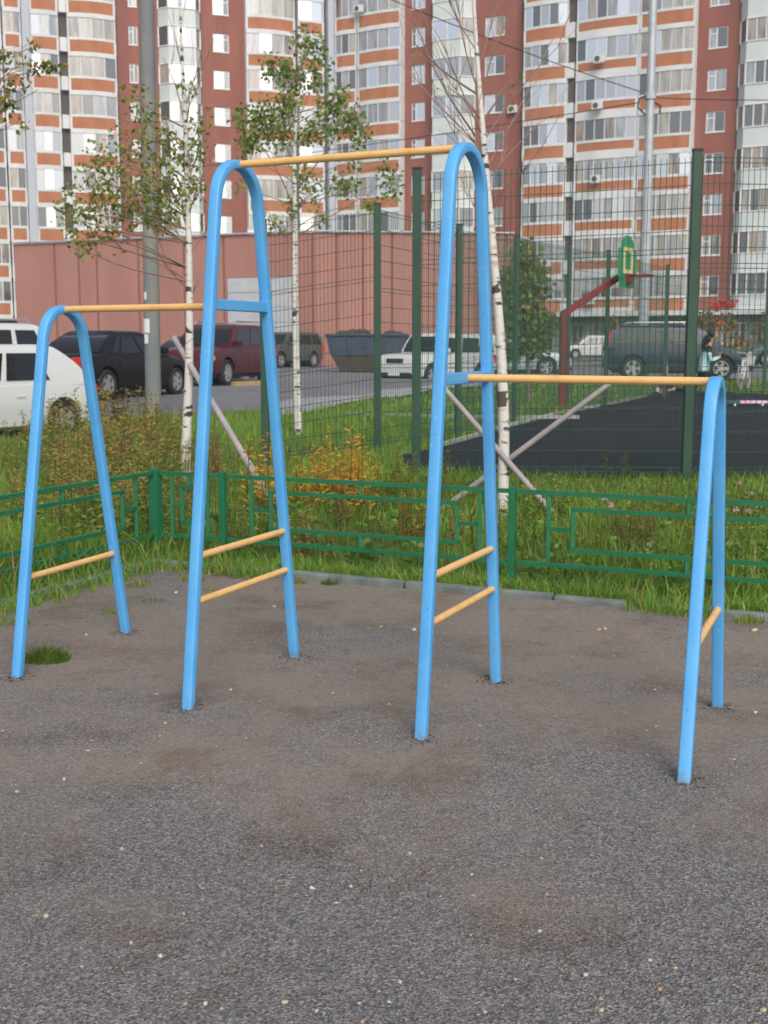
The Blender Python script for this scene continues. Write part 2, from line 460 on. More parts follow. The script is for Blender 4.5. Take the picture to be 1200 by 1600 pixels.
ii, jj = np.meshgrid(np.arange(N - 1), np.arange(N - 1)); b0 = (jj * N + ii).ravel()
pad = np_mesh('gravel_ground', V, np.stack([b0, b0 + N, b0 + N + 1, b0 + 1], 1), np.zeros((len(V), 3)), gravel_mat())
tag(pad, kind='structure')

# kerbs of the pad: single stones
kerb = empty('kerb', (KC.x, KC.y, 0), kind='structure')
def kerb_run(d, nrm, L0, L1):
    s = L0
    while s < L1:
        ln = .99
        mb = MB(); h = .040 + random.uniform(-.008, .008)
        p = d * (s + .006) + nrm * .045; q = d * (s + ln) + nrm * .045
        mb.beam((p.x, p.y, h - .11), (q.x, q.y, h - .11 + random.uniform(-.006, .006)), .075, .22)
        mb.build('kerb_stone', M['kerb'], kerb, bevel=.010)
        s += 1.0
kerb_run(KR, -KL, -.08, 8)
kerb_run(KL, -KR, 0.0, 8)

# sheets laid on the terrain
def sheet(name, poly, m, lift, step=.5, kind='structure'):
    bm = bmesh.new()
    vs = [bm.verts.new((p[0], p[1], 0)) for p in poly]
    bm.faces.new(vs)
    x0, x1 = min(p[0] for p in poly), max(p[0] for p in poly); y0, y1 = min(p[1] for p in poly), max(p[1] for p in poly)
    cuts = [((0, y, 0), (0, 1, 0)) for y in sorted(set(LY + RY)) if y0 < y < y1] + [((x, 0, 0), (1, 0, 0)) for x in (-2.0, -1.4, -.8, -.3, 0.0) if x0 < x < x1]
    cuts += [((0, y, 0), (0, 1, 0)) for y in np.arange(math.ceil(y0), y1, 3)] 
    for co, no in cuts:
        bmesh.ops.bisect_plane(bm, geom=bm.verts[:] + bm.edges[:] + bm.faces[:], plane_co=co, plane_no=no)
    for v in bm.verts: v.co.z = float(T(v.co.x, v.co.y)) + lift
    me = bpy.data.meshes.new(name); bm.to_mesh(me); bm.free(); me.materials.append(m)
    return tag(put(name, me), kind=kind)
ROAD = [G(-420, 720), G(-60, 700), G(60, 683), G(150, 664), G(240, 652), G(390, 645), G(470, 640), G(590, 618), G(700, 606), G(840, 598)]
ROAD = [(p.x, p.y) for p in ROAD] + [(16, 36), (30, 38), (60, 40), (60, 78), (-70, 78), (-70, 20)]
sheet('road', ROAD, M['asphalt'], .03)
STRIP = [G(436, 632), G(520, 622), G(600, 612), G(680, 604), G(800, 599), G(800, 603), G(680, 610), G(585, 624), G(517, 640), G(470, 652), G(415, 652)]
sheet('pavement', [(p.x, p.y) for p in STRIP], M['paving'], .045)
PATH = [G(537, 645), G(700, 651), G(905, 652), G(905, 658), G(700, 658), G(537, 650)]
sheet('path', [(p.x, p.y) for p in PATH], M['paving'], .04)
COURT = [G(612, 718, .25), G(640, 742, .25), G(800, 748, .25), G(1100, 748, .25), (9, 11.8), (16, 12.3), (18, 29), G(1250, 622, .25), G(1030, 618, .25), G(960, 633, .25), G(880, 649, .25), G(800, 669, .25), G(740, 688, .25), G(690, 702, .25)]
COURTP = [(p[0], p[1]) for p in COURT]
sheet('court', COURTP, M['court'], .03)
# low board edging of the court
ce = empty('court_edging', (0, 0, 0), kind='structure')
edge_pts = [G(690, 701, .25), G(740, 687, .25), G(800, 668, .25), G(880, 648, .25), G(960, 632, .25), G(1030, 617, .25)]
for p, q in zip(edge_pts[:-1], edge_pts[1:]):
    d = (q - p); L = d.length; n = max(1, int(L / 1.0)); d.normalize()
    for k in range(n):
        a = p + d * (L * k / n + .01); b = p + d * (L * (k + 1) / n - .01)
        MB().beam((a.x - .05, a.y, .27), (b.x - .05, b.y, .27), .06, .10).build('edging_stone', M['paving'], ce, bevel=.008)
# yellow painted parking kerb below the red car
yk = empty('yellow_kerb', (0, 0, 0), kind='structure')
for k in range(3):
    a, b = G(364 + k * 17, 605 - k * .7), G(364 + k * 17 + 16, 605 - (k + 1) * .7)
    MB().beam((a.x, a.y, a.z + .05), (b.x, b.y, b.z + .05), .15, .2).build('kerb_stone', M['kerb_yellow'], yk, bevel=.01)

def inside(poly, x, y):
    r = np.zeros(x.shape, bool); n = len(poly)
    for i in range(n):
        (x0, y0), (x1, y1) = poly[i], poly[(i + 1) % n]
        c = ((y0 > y) != (y1 > y)) & (x < (x1 - x0) * (y - y0) / ((y1 - y0) if y1 != y0 else 1e-9) + x0)
        r ^= c
    return r
HARD = [ROAD, [(p.x, p.y) for p in STRIP], [(p.x, p.y) for p in PATH], COURTP]

# ------------------------------------------------------------------ apartment building wings
FL = 2.8
class Wing:
    def __init__(s, name, label, C, ang, z0, bul=.2):
        s.bul = bul
        s.root = empty(name, (C[0], C[1], .6), ang, label=label, cat='apartment building')
        s.C = Vector((C[0], C[1])); s.d = Vector((math.cos(ang), math.sin(ang))); s.n = Vector((math.sin(ang), -math.cos(ang)))
        s.z0 = z0 - .6
        s.np = 0
    def s_at(s, u, out=0.0, row=130.0):
        a = (u - 600.0) / FPX
        r = ray(u, row); k = r[0] / r[1]                     # X = k * Y on that vertical plane
        O = s.C + s.n * out
        # O + t d : Ox + t dx = k (Oy + t dy)
        return (k * O.y - O.x) / (s.d.x - k * s.d.y)
    def wall_holes(s, s0, s1, wins, floors, zb, zt, material, y=0.0, name='wall'):
        """wall between s0 and s1 with a window opening per floor"""
        mb = MB()
        cols = []
        x = s0
        D = .16
        for (a, b) in wins:
            cols.append((x, a, False)); cols.append((a, b, True)); x = b
        cols.append((x, s1, False))
        for (a, b, hole) in cols:
            if not hole:
                mb.add([(a, y, zb), (b, y, zb), (b, y, zt), (a, y, zt)], [(0, 1, 2, 3)]); continue
            z = zb
            for k in floors:
                w0, w1 = s.z0 + k * FL + .58, s.z0 + k * FL + 2.0
                mb.add([(a, y, z), (b, y, z), (b, y, w0), (a, y, w0)], [(0, 1, 2, 3)])
                for q in ([(a, y, w0), (b, y, w0), (b, y + D, w0), (a, y + D, w0)], [(a, y, w1), (b, y, w1), (b, y + D, w1), (a, y + D, w1)],
                          [(a, y, w0), (a, y, w1), (a, y + D, w1), (a, y + D, w0)], [(b, y, w0), (b, y, w1), (b, y + D, w1), (b, y + D, w0)]):
                    mb.add(q, [(0, 1, 2, 3)])
                z = w1
            mb.add([(a, y, z), (b, y, z), (b, y, zt), (a, y, zt)], [(0, 1, 2, 3)])
        return mb.build(name, material, s.root)
    def pane_mat(s, o, wts):
        m = random.choices(PANES, wts)[0]
        o.material_slots[0].link = 'OBJECT'; o.material_slots[0].material = m
    def column(s, u0, u1, floors, kind, npanes=4, wts=(2, 3, 2, 2, 1, 1), gap=None, hidden=(), bl=-.43):
        if kind == 'balcony':
            o0, o1, bul = .7, .7, s.bul * min(1.0, (u1 - u0) / 70.0)
            a, b = s.s_at(u0, .8), s.s_at(u1, .8)
        else:
            a, b = s.s_at(u0, .3), s.s_at(u1, .3)
        w = b - a
        if kind == 'balcony':
            nseg = npanes
            t = [i / nseg for i in range(nseg + 1)]
            arc = [(a + w * q, -(o0 + bul * 4 * q * (1 - q))) for q in t]
            inner = [(x, y + .14) for x, y in arc]
            def strip(mb, z0, z1, pts, th=.14, o=0.0):
                for i in range(len(pts) - 1):
                    (x0, y0), (x1, y1) = pts[i], pts[i + 1]
                    mb.prism([(x0, y0 - o), (x1, y1 - o), (x1, y1 + th), (x0, y0 + th)], z0, z1)
            mb = MB()
            strip(mb, -.76, bl, arc, .3, .05)
            strip(mb, .43, .62, arc, .16, .03)
            pw = .16
            mb.box((a - .02, arc[0][1] - .03, bl), (a + pw, arc[0][1] + .3, .43)); mb.box((b - pw, arc[-1][1] - .03, bl), (b + .02, arc[-1][1] + .3, .43))
            mb.box((a, arc[0][1] - .005, .62), (a + .09, -.01, 2.04)); mb.box((b - .09, arc[-1][1] - .005, .62), (b, -.01, 2.04))
            mb.box((a, arc[0][1] + .31, -.74), (a + .1, -.01, .60)); mb.box((b - .1, arc[-1][1] + .31, -.74), (b, -.01, .60))
            for i in range(1, nseg):
                x, y = arc[i]; mb.box((x - .035, y - .005, .62), (x + .035, y + .07, 2.04))
            frame_me = mb.mesh('balcony', M['white_wall'])
            bp = MB()
            ins = []
            for i in range(nseg + 1):
                q = (pw / w) + (1 - 2 * pw / w) * i / nseg
                ins.append((a + w * q, -(o0 + bul * 4 * q * (1 - q))))
            strip(bp, bl, .43, ins, .1, 0)
            brick_me = bp.mesh('brick_panel', M['orange_brick'])
            pmes = []
            for i in range(nseg):
                (x0, y0), (x1, y1) = arc[i], arc[i + 1]
                cx, cy = (x0 + x1) / 2, (y0 + y1) / 2
                p = MB().prism([(x0 - cx, y0 + .02 - cy), (x1 - cx, y1 + .02 - cy), (x1 - cx, y1 + .05 - cy), (x0 - cx, y0 + .05 - cy)], -.71, .71)
                pmes.append((p.mesh('pane', PANES[0]), cx, cy))
            for k in floors:
                z = s.z0 + k * FL
                o = put('balcony', frame_me, s.root, (0, 0, z))
                put('brick_panel', brick_me, o)
                if k in hidden: continue
                theme = [max(.15, random.random() * 1.6) * x for x in wts]
                for me, cx, cy in pmes:
                    q = put('pane', me, o, (cx, cy, 1.33), (random.uniform(-.012, .012), 0, random.uniform(-.02, .02)))
                    s.pane_mat(q, theme); s.np += 1
        elif kind == 'bay':
            f0, f1 = gap or (.14, .80)
            pts = [(a, -.02), (a + w * f0, -.85), (a + w * f1, -.85), (b, -.02)]
            mb = MB(); tb = MB()
            mb.prism(pts, -.68, .55)
            tpts = [(a - .05, -.02), (a + w * f0 - .03, -.91), (a + w * f1 + .03, -.91), (b + .05, -.02)]
            tb.prism(tpts, .552, .63); tb.prism(tpts, -.77, -.682)
            for x, y in pts: 
                yy = min(y, -.05)
                tb.box((x - .05, yy - .02, .631), (x + .05, yy + .06, 2.02))
            nf = npanes
            fr = [pts[1][0] + (pts[2][0] - pts[1][0]) * i / nf for i in range(nf + 1)]
            for x in fr[1:-1]: tb.box((x - .04, -.87, .631), (x + .04, -.80, 2.02))
            body = mb.mesh('bay_panel', M['white_panel']); trim = tb.mesh('bay_trim', M['frame_white'])
            pm = []
            segs = [(pts[0], pts[1])] + [((fr[i], -.85), (fr[i + 1], -.85)) for i in range(nf)] + [(pts[2], pts[3])]
            for (x0, y0), (x1, y1) in segs:
                cx, cy = (x0 + x1) / 2, (y0 + y1) / 2
                p = MB().prism([(x0 - cx, y0 + .02 - cy), (x1 - cx, y1 + .02 - cy), (x1 - cx, y1 + .05 - cy), (x0 - cx, y0 + .05 - cy)], -.69, .69)
                pm.append((p.mesh('pane', PANES[0]), cx, cy))
            for k in floors:
                z = s.z0 + k * FL
                o = put('bay_panel', body, s.root, (0, 0, z)); put('bay_trim', trim, o)
                if k in hidden: continue
                for j, (me, cx, cy) in enumerate(pm):
                    q = put('pane', me, o, (cx, cy, 1.325), (random.uniform(-.01, .01), 0, random.uniform(-.012, .012)))
                    s.pane_mat(q, (4, 3, .5, .3, 0, 1) if j in (0, len(pm) - 1) else wts); s.np += 1
    def windows(s, wu, floors, split=.55, wts_l=(1, 1, 0, 2, 4, 0), wts_r=(4, 2, 1, 0, 0, 1), hidden=()):
        a, b = s.s_at(wu[0]), s.s_at(wu[1])
        z0, z1 = .58, 2.0
        y0, y1 = .07, .13
        m = a + (b - a) * split
        mb = MB()
        f = .08
        for (x0, x1) in ((a, a + f), (b - f, b), (m - .05, m + .05)): mb.box((x0, y0, z0), (x1, y1, z1))
        for (x0, x1) in ((a + f, m - .05), (m + .05, b - f)):
            mb.box((x0, y0, z0), (x1, y1, z0 + f)); mb.box((x0, y0, z1 - f), (x1, y1, z1))
        small = (m + .05, b - f) if split > .5 else (a + f, m - .05)
        mb.box((small[0], y0, z0 + .95), (small[1], y1, z0 + 1.02))
        mb.box((a - .04, -.05, z0 - .05), (b + .04, .03, z0 - .004))
        fm = mb.mesh('window', M['frame_white'])
        pl = MB().box((a + f - .01, .09, z0 + f - .01), (m - .04, .115, z1 - f + .01)).mesh('pane', PANES[0])
        pr = MB().box((m + .04, .09, z0 + f - .01), (b - f + .01, .115, z1 - f + .01)).mesh('pane', PANES[0])
        for k in floors:
            z = s.z0 + k * FL
            o = put('window', fm, s.root, (0, 0, z))
            if k in hidden: continue
            for me, wt in ((pl, wts_l), (pr, wts_r)):
                q = put('pane', me, o, (0, 0, 0)); s.pane_mat(q, wt); s.np += 1
        return (a, b)

ZT = 33.0
floorsL = list(range(1, 11))
# left wing, from the inner corner towards the left edge of the picture
CX = Vector((-4.72, 100.4))
angL = math.atan(.35)
WL = Wing('apartment_building', 'left wing of brick and white flats behind the pink garage', CX, angL, 4.45, .30)
hidL = (0, 1, 2)
low = tuple(range(0, 2))
BW = (1.5, 3, 3, 1.5, 1.2, 2)
# column order right to left
WL.column(467, 507, floorsL, 'balcony', 2, (1, 2, 2, 2, 4, 1), hidden=low)
WL.column(386, 462, floorsL, 'balcony', 4, BW, hidden=low)
b6 = WL.windows((334, 359), floorsL, .66, (0, 0, 0, 1, 6, 0), (3, 3, 0, 1, 0, 0), hidden=low)
WL.wall_holes(WL.s_at(316), WL.s_at(385), [b6], floorsL, 0, ZT - .6, M['brick'])
WL.column(250, 315, floorsL, 'bay', 3, (0, 0, .6, 1.5, 4, .2), gap=(.2, .85), hidden=low)
b4 = WL.windows((203, 217), floorsL, .5, (4, 2, 1, 1, 0, 0), (4, 2, 1, 1, 0, 0), hidden=low)
WL.wall_holes(WL.s_at(185), WL.s_at(250), [b4], floorsL, 0, ZT - .6, M['brick'])
WL.column(108, 183, floorsL, 'balcony', 4, BW, hidden=low)
WL.column(50, 94, floorsL, 'balcony', 3, (1, 3, 2, 2, 2, 1), hidden=low)
WL.column(8, 36, [0] + floorsL, 'balcony', 2, (3, 3, 1, 1, .3, 1))
WL.column(-38, 5, [0] + floorsL, 'balcony', 3, (3, 3, 1, 1, .3, 1))
mb = MB()
xa, xb = WL.s_at(37, .6), WL.s_at(49, .6)
mb.box((xa, -1.0, 0), (xb, -.02, ZT - .6)); mb.build('pier', M['pier'], WL.root)
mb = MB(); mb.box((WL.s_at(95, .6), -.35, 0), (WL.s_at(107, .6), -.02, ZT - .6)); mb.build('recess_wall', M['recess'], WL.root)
mb = MB()
for k in floorsL:
    z = WL.z0 + k * FL; mb.box((WL.s_at(95, .6) + .02, -.75, z - .45), (WL.s_at(107, .6) - .02, -.36, z + .55))
mb.build('recess_parapet', M['white_wall'], WL.root)['kind'] = 'stuff'
x = WL.s_at(511, .6)
mb = MB(); mb.box((x - .05, -1.25, 0), (.85, -.02, ZT - .6)); mb.build('pier', M['pier'], WL.root)
sL = WL.s_at(-60)
# back wall, body and roof of the left wing
mb = MB()
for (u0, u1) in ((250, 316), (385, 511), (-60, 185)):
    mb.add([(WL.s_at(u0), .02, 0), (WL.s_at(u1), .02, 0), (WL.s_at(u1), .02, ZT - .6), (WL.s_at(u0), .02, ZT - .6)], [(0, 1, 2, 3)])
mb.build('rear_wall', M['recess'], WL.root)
mb = MB(); mb.box((sL, .2, 0), (2.0, 12, ZT - .55)); mb.build('building_body', M['brick'], WL.root)
mb = MB(); mb.box((sL - .2, -1.4, ZT - .54), (-.2, 12.2, ZT)); mb.build('roof', M['metal_flash'], WL.root)

# right wing
angR = math.atan(-.55)
WR = Wing('apartment_building', 'right wing of brick and white flats behind the basketball court', CX, angR, 4.6)
floorsR = list(range(0, 11))
lo = (0, 1)
WR.column(523, 556, floorsR, 'balcony', 3, (4, 4, 1, 1, .2, 1), hidden=lo)
WR.column(558, 625, floorsR, 'balcony', 4, (1.5, 3, 1.5, 3, 1, 1), hidden=lo)
w10 = WR.windows((643, 664), floorsR, .30, (3, 3, 0, 1, 0, 0), (0, 0, 0, 2, 5, 0), hidden=lo)
WR.wall_holes(WR.s_at(627), WR.s_at(676), [w10], floorsR, 3.6, ZT - .6, M['brick'])
WR.column(677, 740, floorsR, 'bay', 2, (0, 0, .3, 3, 3, 0), gap=(.06, .74), hidden=lo)
w12 = WR.windows((757, 788), floorsR, .5, (0, 0, 0, 3, 3, 0), (5, 1, 0, 0, 0, 1))
WR.wall_holes(WR.s_at(741), WR.s_at(815), [w12], floorsR, 3.6, ZT - .6, M['brick'])
WR.column(817, 885, floorsR, 'balcony', 5, (1, 3, 2, 3, 2, .6))
WR.column(899, 996, floorsR, 'balcony', 6, (1, 3, 2.2, 3, 2.6, .6), bl=-.16)
WR.column(997, 1083, floorsR, 'balcony', 5, (1, 2.5, 3, 1.5, .6, 2))
w14 = WR.windows((1105, 1135), floorsR, .42, (2, 3, 1, 1, 0, 0), (2, 3, 1, 1, 0, 1))
WR.wall_holes(WR.s_at(1086), WR.s_at(1152), [w14], floorsR, 3.6, ZT - .6, M['brick'])
WR.column(1153, 1242, floorsR, 'bay', 4, (5, 1, .4, .1, 0, 3), gap=(.16, .84))
WR.wall_holes(WR.s_at(1243), WR.s_at(1330), [], floorsR, 3.6, ZT - .6, M['brick'])
sR = WR.s_at(1330)
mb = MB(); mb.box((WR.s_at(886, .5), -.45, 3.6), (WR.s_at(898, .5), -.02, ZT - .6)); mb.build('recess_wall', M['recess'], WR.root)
mb = MB()
for k in floorsR:
    z = WR.z0 + k * FL
    mb.box((WR.s_at(886, .6), -.75, z - .45), (WR.s_at(897, .6), -.46, z + .6))
mb.build('recess_parapet', M['white_wall'], WR.root)['kind'] = 'stuff'
mb = MB()
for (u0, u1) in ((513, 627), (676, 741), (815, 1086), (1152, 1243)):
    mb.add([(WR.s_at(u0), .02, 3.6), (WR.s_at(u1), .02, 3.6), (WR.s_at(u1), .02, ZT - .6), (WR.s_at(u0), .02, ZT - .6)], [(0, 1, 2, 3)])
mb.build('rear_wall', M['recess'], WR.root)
mb = MB(); mb.box((.9, .2, 0), (sR, 12, ZT - .55)); mb.build('building_body', M['groundfloor'], WR.root)
mb = MB(); mb.box((.2, -1.4, ZT - .54), (sR + .2, 12.2, ZT)); mb.build('roof', M['metal_flash'], WR.root)
mb = MB(); mb.box((WR.s_at(640), -1.45, 3.22), (sR, .19, 3.55)); mb.build('ledge', M['white_wall'], WR.root)
# shop-front ground floor below the ledge
x0, x1 = WR.s_at(760), sR
nb = 22
gf = MB()
for i in range(nb + 1):
    x = x0 + (x1 - x0) * i / nb
    gf.box((x - .12, -.25, 0), (x + .12, .18, 3.2))
gf.build('column', M['groundfloor'], WR.root)
random.seed(4)
for i in range(nb):
    a, b = x0 + (x1 - x0) * i / nb + .14, x0 + (x1 - x0) * (i + 1) / nb - .14
    fr = MB().box((a, -.02, .5), (b, .06, .62)).box((a, -.02, 2.6), (b, .06, 2.72)).box((a, -.02, .62), (a + .08, .06, 2.6)).box((b - .08, -.02, .62), (b, .06, 2.6)).box(((a + b) / 2 - .04, -.02, .62), ((a + b) / 2 + .04, .06, 2.6))
    o = fr.build('window', M['frame_white'] if random.random() < .5 else M['metal_flash'], WR.root)
    q = MB().box((a + .06, .0, .6), ((a + b) / 2 - .03, .04, 2.62)).build('pane', PANES[0], o); WR.pane_mat(q, (4, 4, 1, 1, 0, 1))
    q = MB().box(((a + b) / 2 + .03, .0, .6), (b - .06, .04, 2.62)).build('pane', PANES[0], o); WR.pane_mat(q, (4, 4, 1, 1, 0, 1))
# air conditioners and a dish hung on the flats
def aircon(W, u, k, dz, out):
    x = W.s_at(u, out); z = W.z0 + k * FL + dz
    o = MB().box((x - .38, -out - .32, z), (x + .38, -out - .02, z + .55)).build('air_conditioner', M['white_wall'], W.root, bevel=.03)
    MB().lathe([(.0, 0), (.2, 0), (.2, -.02), (.0, -.02)], 14).build('fan', M['recess'], o, loc=(x - .08, -out - .325, z + .28))
for u, k, dz, out in ((935, 5, -.2, 1.2), (936, 6, .2, 1.2), (803, 5, .4, .02), (936, 3, .3, 1.2), (562, 8, .6, 1.1), (930, 0, .1, 1.2), (860, 1, .1, 1.2)):
    aircon(WR, u, k, dz, out)
aircon(WL, 420, 5, .0, 1.15)
x = WL.s_at(389, .5)
MB().lathe([(.0, .06), (.2, .03), (.33, -.06)], 16).build('satellite_dish', M['white_metal'], WL.root, smooth=40, loc=(x - .1, -.95, P(389, 362, 98).z - .6))

# ------------------------------------------------------------------ pink garage block
pbC = P(490, 543, 56.5); pbL = P(28, 543, 63); pbR = P(800, 543, 57.5)
zt = P(490, 363, 56.5).z
pk = empty('garage_building', (pbC.x, pbC.y, .6), label='low salmon pink garage block with dark red joints behind parked cars', cat='building')
def pk_wall(A, B, joints, door=None):
    A = Vector((A.x - pbC.x, A.y - pbC.y, 0)); B = Vector((B.x - pbC.x, B.y - pbC.y, 0))
    d = (B - A).normalized(); n = Vector((d.y, -d.x, 0))
    def at(u):
        r = ray(u, 450); k = r[0] / r[1]; Ox, Oy = A.x + pbC.x, A.y + pbC.y
        return (k * Oy - Ox) / (d.x - k * d.y)
    L = (B - A).length
    H = zt - .6
    mb = MB(); mb.slab([A, B, B + Vector((0, 0, H)), A + Vector((0, 0, H))], -.2, n)
    mb.build('joint_wall', M['pink_joint'], pk)
    s = sorted([0.0] + [at(u) for u in joints] + [L])
    dr = (at(door[0]), at(door[1])) if door else None
    for a, b in zip(s[:-1], s[1:]):
        a2, b2 = a + .06, b - .06
        if dr and a2 < dr[1] and b2 > dr[0]:
            zd = P(door[0], door[2], 57.5).z - .6
            spans = [(a2, min(b2, dr[0]), 0, H), (max(a2, dr[0]), min(b2, dr[1]), zd, H), (dr[1], b2, 0, H)]
        else: spans = [(a2, b2, 0, H)]
        for p0, p1, z0, z1 in spans:
            if p1 - p0 < .05: continue
            q = [A + d * p0, A + d * p1]
            MB().slab([q[0] + Vector((0, 0, z0)), q[1] + Vector((0, 0, z0)), q[1] + Vector((0, 0, z1)), q[0] + Vector((0, 0, z1))], .05, n).build('wall_panel', M['pink_wall'], pk)
    c = MB(); c.beam(A + Vector((0, 0, H + .06)) + n * .06, B + Vector((0, 0, H + .06)) + n * .04, .30, .06); c.build('coping', M['galv'], pk)
    if dr:
        g = empty('garage_door', (0, 0, 0)); g.parent = pk
        for i in range(6):
            z0, z1 = zd * i / 6 + .01, zd * (i + 1) / 6 - .012
            q = [A + d * (dr[0] + .03), A + d * (dr[1] - .03)]
            MB().slab([q[0] + Vector((0, 0, z0)), q[1] + Vector((0, 0, z0)), q[1] + Vector((0, 0, z1)), q[0] + Vector((0, 0, z1))], .03, n).build('door_panel', M['door_grey'], g)
pk_wall(pbL, pbC, [88, 125, 153, 218, 289, 351], (355, 457, 433))
pk_wall(pbC, pbR, [526, 567, 612, 656, 700, 746, 790])
mb = MB()
top = zt - .6
mb.prism([(pbL.x - pbC.x + .3, pbL.y - pbC.y + .25), (0.1, .25), (pbR.x - pbC.x - .3, pbR.y - pbC.y + .25), (pbR.x - pbC.x + 1, 14), (pbL.x - pbC.x + 2, 20)], 0, top - .05)
mb.build('building_body', M['pink_wall'], pk)

# ------------------------------------------------------------------ low green fence
fence_z = .62
def fence_panel(r, A, d, L):
    def bar(nm, s0, z0, s1, z1, w=.024, h=.026):
        p = A + Vector((d.x * s0, d.y * s0, z0)) - r.location; q = A + Vector((d.x * s1, d.y * s1, z1)) - r.location
        MB().beam(p, q, w, h).build(nm, M['green'], r)
    H = fence_z
    zb = .15
    bar('top_rail', 0, H, L, H, .03, .028)
    bar('bottom_rail', 0, zb, L, zb, .028, .026)
    a = min(.2, L * .2); i0 = a * 1.75
    z1, z0 = H - .10, zb + .105
    bar('upright', a, zb + .014, a, H - .015); bar('upright', L - a, zb + .014, L - a, H - .015)
    bar('inner_rail', i0, z1, L - i0, z1); bar('inner_rail', i0, z0, L - i0, z0)
    bar('inner_upright', i0 + .012, z0 + .014, i0 + .012, z1 - .014); bar('inner_upright', L - i0 - .012, z0 + .014, L - i0 - .012, z1 - .014)
    bar('stub', L / 2, z1 + .014, L / 2, H - .015); bar('stub', L / 2, zb + .014, L / 2, z0 - .014)
    zm = (H + zb) / 2
    bar('stub', a + .013, zm, i0 - .001, zm); bar('stub', L - i0 + .001, zm, L - a - .013, zm)
def fence_post(r, A, w=.045):
    o = MB().box((-w / 2, -w / 2, -.05), (w / 2, w / 2, fence_z + .03)).build('post', M['green'], r, bevel=.004)
    o.location = A - r.location; o.rotation_euler = (0, 0, math.atan2(KR.y, KR.x))
FC = Vector((-1.72, 8.85, 0))
fR = KR.copy(); fLd = KL.copy()
for d, Ls, lab in ((fR, (.59, 2.22, 2.25, 2.2), 'low green pipe fence running behind the blue frames to the right edge'),
                   (fLd, (2.1, 2.1), 'low green pipe fence along the left side of the gravel')):
    r = empty('low_fence', FC, label=lab, cat='low fence', group='low green fences round the gravel')
    if d is fR: fence_post(r, FC, .075)
    s = 0.0
    for L in Ls:
        fence_panel(r, FC + d * (s + .045), d, L - .07)
        s += L
        fence_post(r, FC + d * s)

# ------------------------------------------------------------------ tall mesh fence of the court
zc = .25
FP = {'A': (415, 715, 345), 'B': (590, 705, 320), 'C': (650, 750, 265), 'D': (715, 687, 352), 'E': (1072, 754, 236), 'F': (803, 660, 370), 'G': (885, 645, 382), 'H': (945, 636, 392), 'I': (1037, 623, 415)}
cf = empty('court_fence', (0, 0, 0), label='tall dark green welded mesh fence around the ball court', cat='mesh fence')
FPW = {}
for k, (u, v, t) in FP.items():
    p = G(u, v, zc); p.z = float(T(p.x, p.y)) if k == 'A' else zc
    h = P(u, t, p.y).z
    FPW[k] = (p, h)
p = FPW['E'][0] + Vector((3.0, .25, 0)); FPW['Z'] = (p, FPW['E'][1]); p2 = p + Vector((3, .25, 0)); FPW['Y'] = (p2, FPW['E'][1])
p = G(1193, 620, zc); FPW['J'] = (p, P(1193, 425, p.y).z)
for k, (p, h) in FPW.items():
    pr = MB().box((p.x - .045, p.y - .03, p.z - .1), (p.x + .045, p.y + .03, h)).build('fence_post', M['dkgreen'], cf, bevel=.006)
    MB().box((p.x - .05, p.y - .035, h), (p.x + .05, p.y + .035, h + .02)).build('post_cap', M['black_plastic'], pr)
def mesh_panel(a, b, vs=.055, hs_=.2, r=.003):
    (p, h0), (q, h1) = FPW[a], FPW[b]
    d = Vector((q.x - p.x, q.y - p.y, 0)); L = d.length; d.normalize(); off = Vector((-d.y, d.x, 0)) * .004
    mb = MB()
    n = int(L / vs)
    for i in range(1, n):
        c = p + d * (L * i / n); zt_ = h0 + (h1 - h0) * i / n - .05
        z0 = p.z + (q.z - p.z) * i / n + .08
        mb.add([(c.x - d.x * r, c.y - d.y * r, z0), (c.x + d.x * r, c.y + d.y * r, z0), (c.x + d.y * r * 1.5, c.y - d.x * r * 1.5, z0),
                (c.x - d.x * r, c.y - d.y * r, zt_), (c.x + d.x * r, c.y + d.y * r, zt_), (c.x + d.y * r * 1.5, c.y - d.x * r * 1.5, zt_)],
               [(0, 1, 4, 3), (1, 2, 5, 4), (2, 0, 3, 5)])
    m = int((h0 - p.z) / hs_)
    for j in range(m + 1):
        f = j / m
        za = p.z + .1 + (h0 - p.z - .2) * f; zb_ = q.z + .1 + (h1 - q.z - .2) * f
        mb.beam(Vector((p.x, p.y, za)) + off, Vector((q.x, q.y, zb_)) + off, .006, .007)
        if j % 5 == 0: mb.beam(Vector((p.x, p.y, za + .045)) + off, Vector((q.x, q.y, zb_ + .045)) + off, .006, .007)
    o = mb.build('mesh_panel', M['wire'], cf); o['kind'] = 'stuff'
for a, b in ('AB', 'CE', 'EZ', 'ZY', 'BD', 'DF', 'FG', 'GH', 'HI', 'IJ'):
    mesh_panel(a, b)

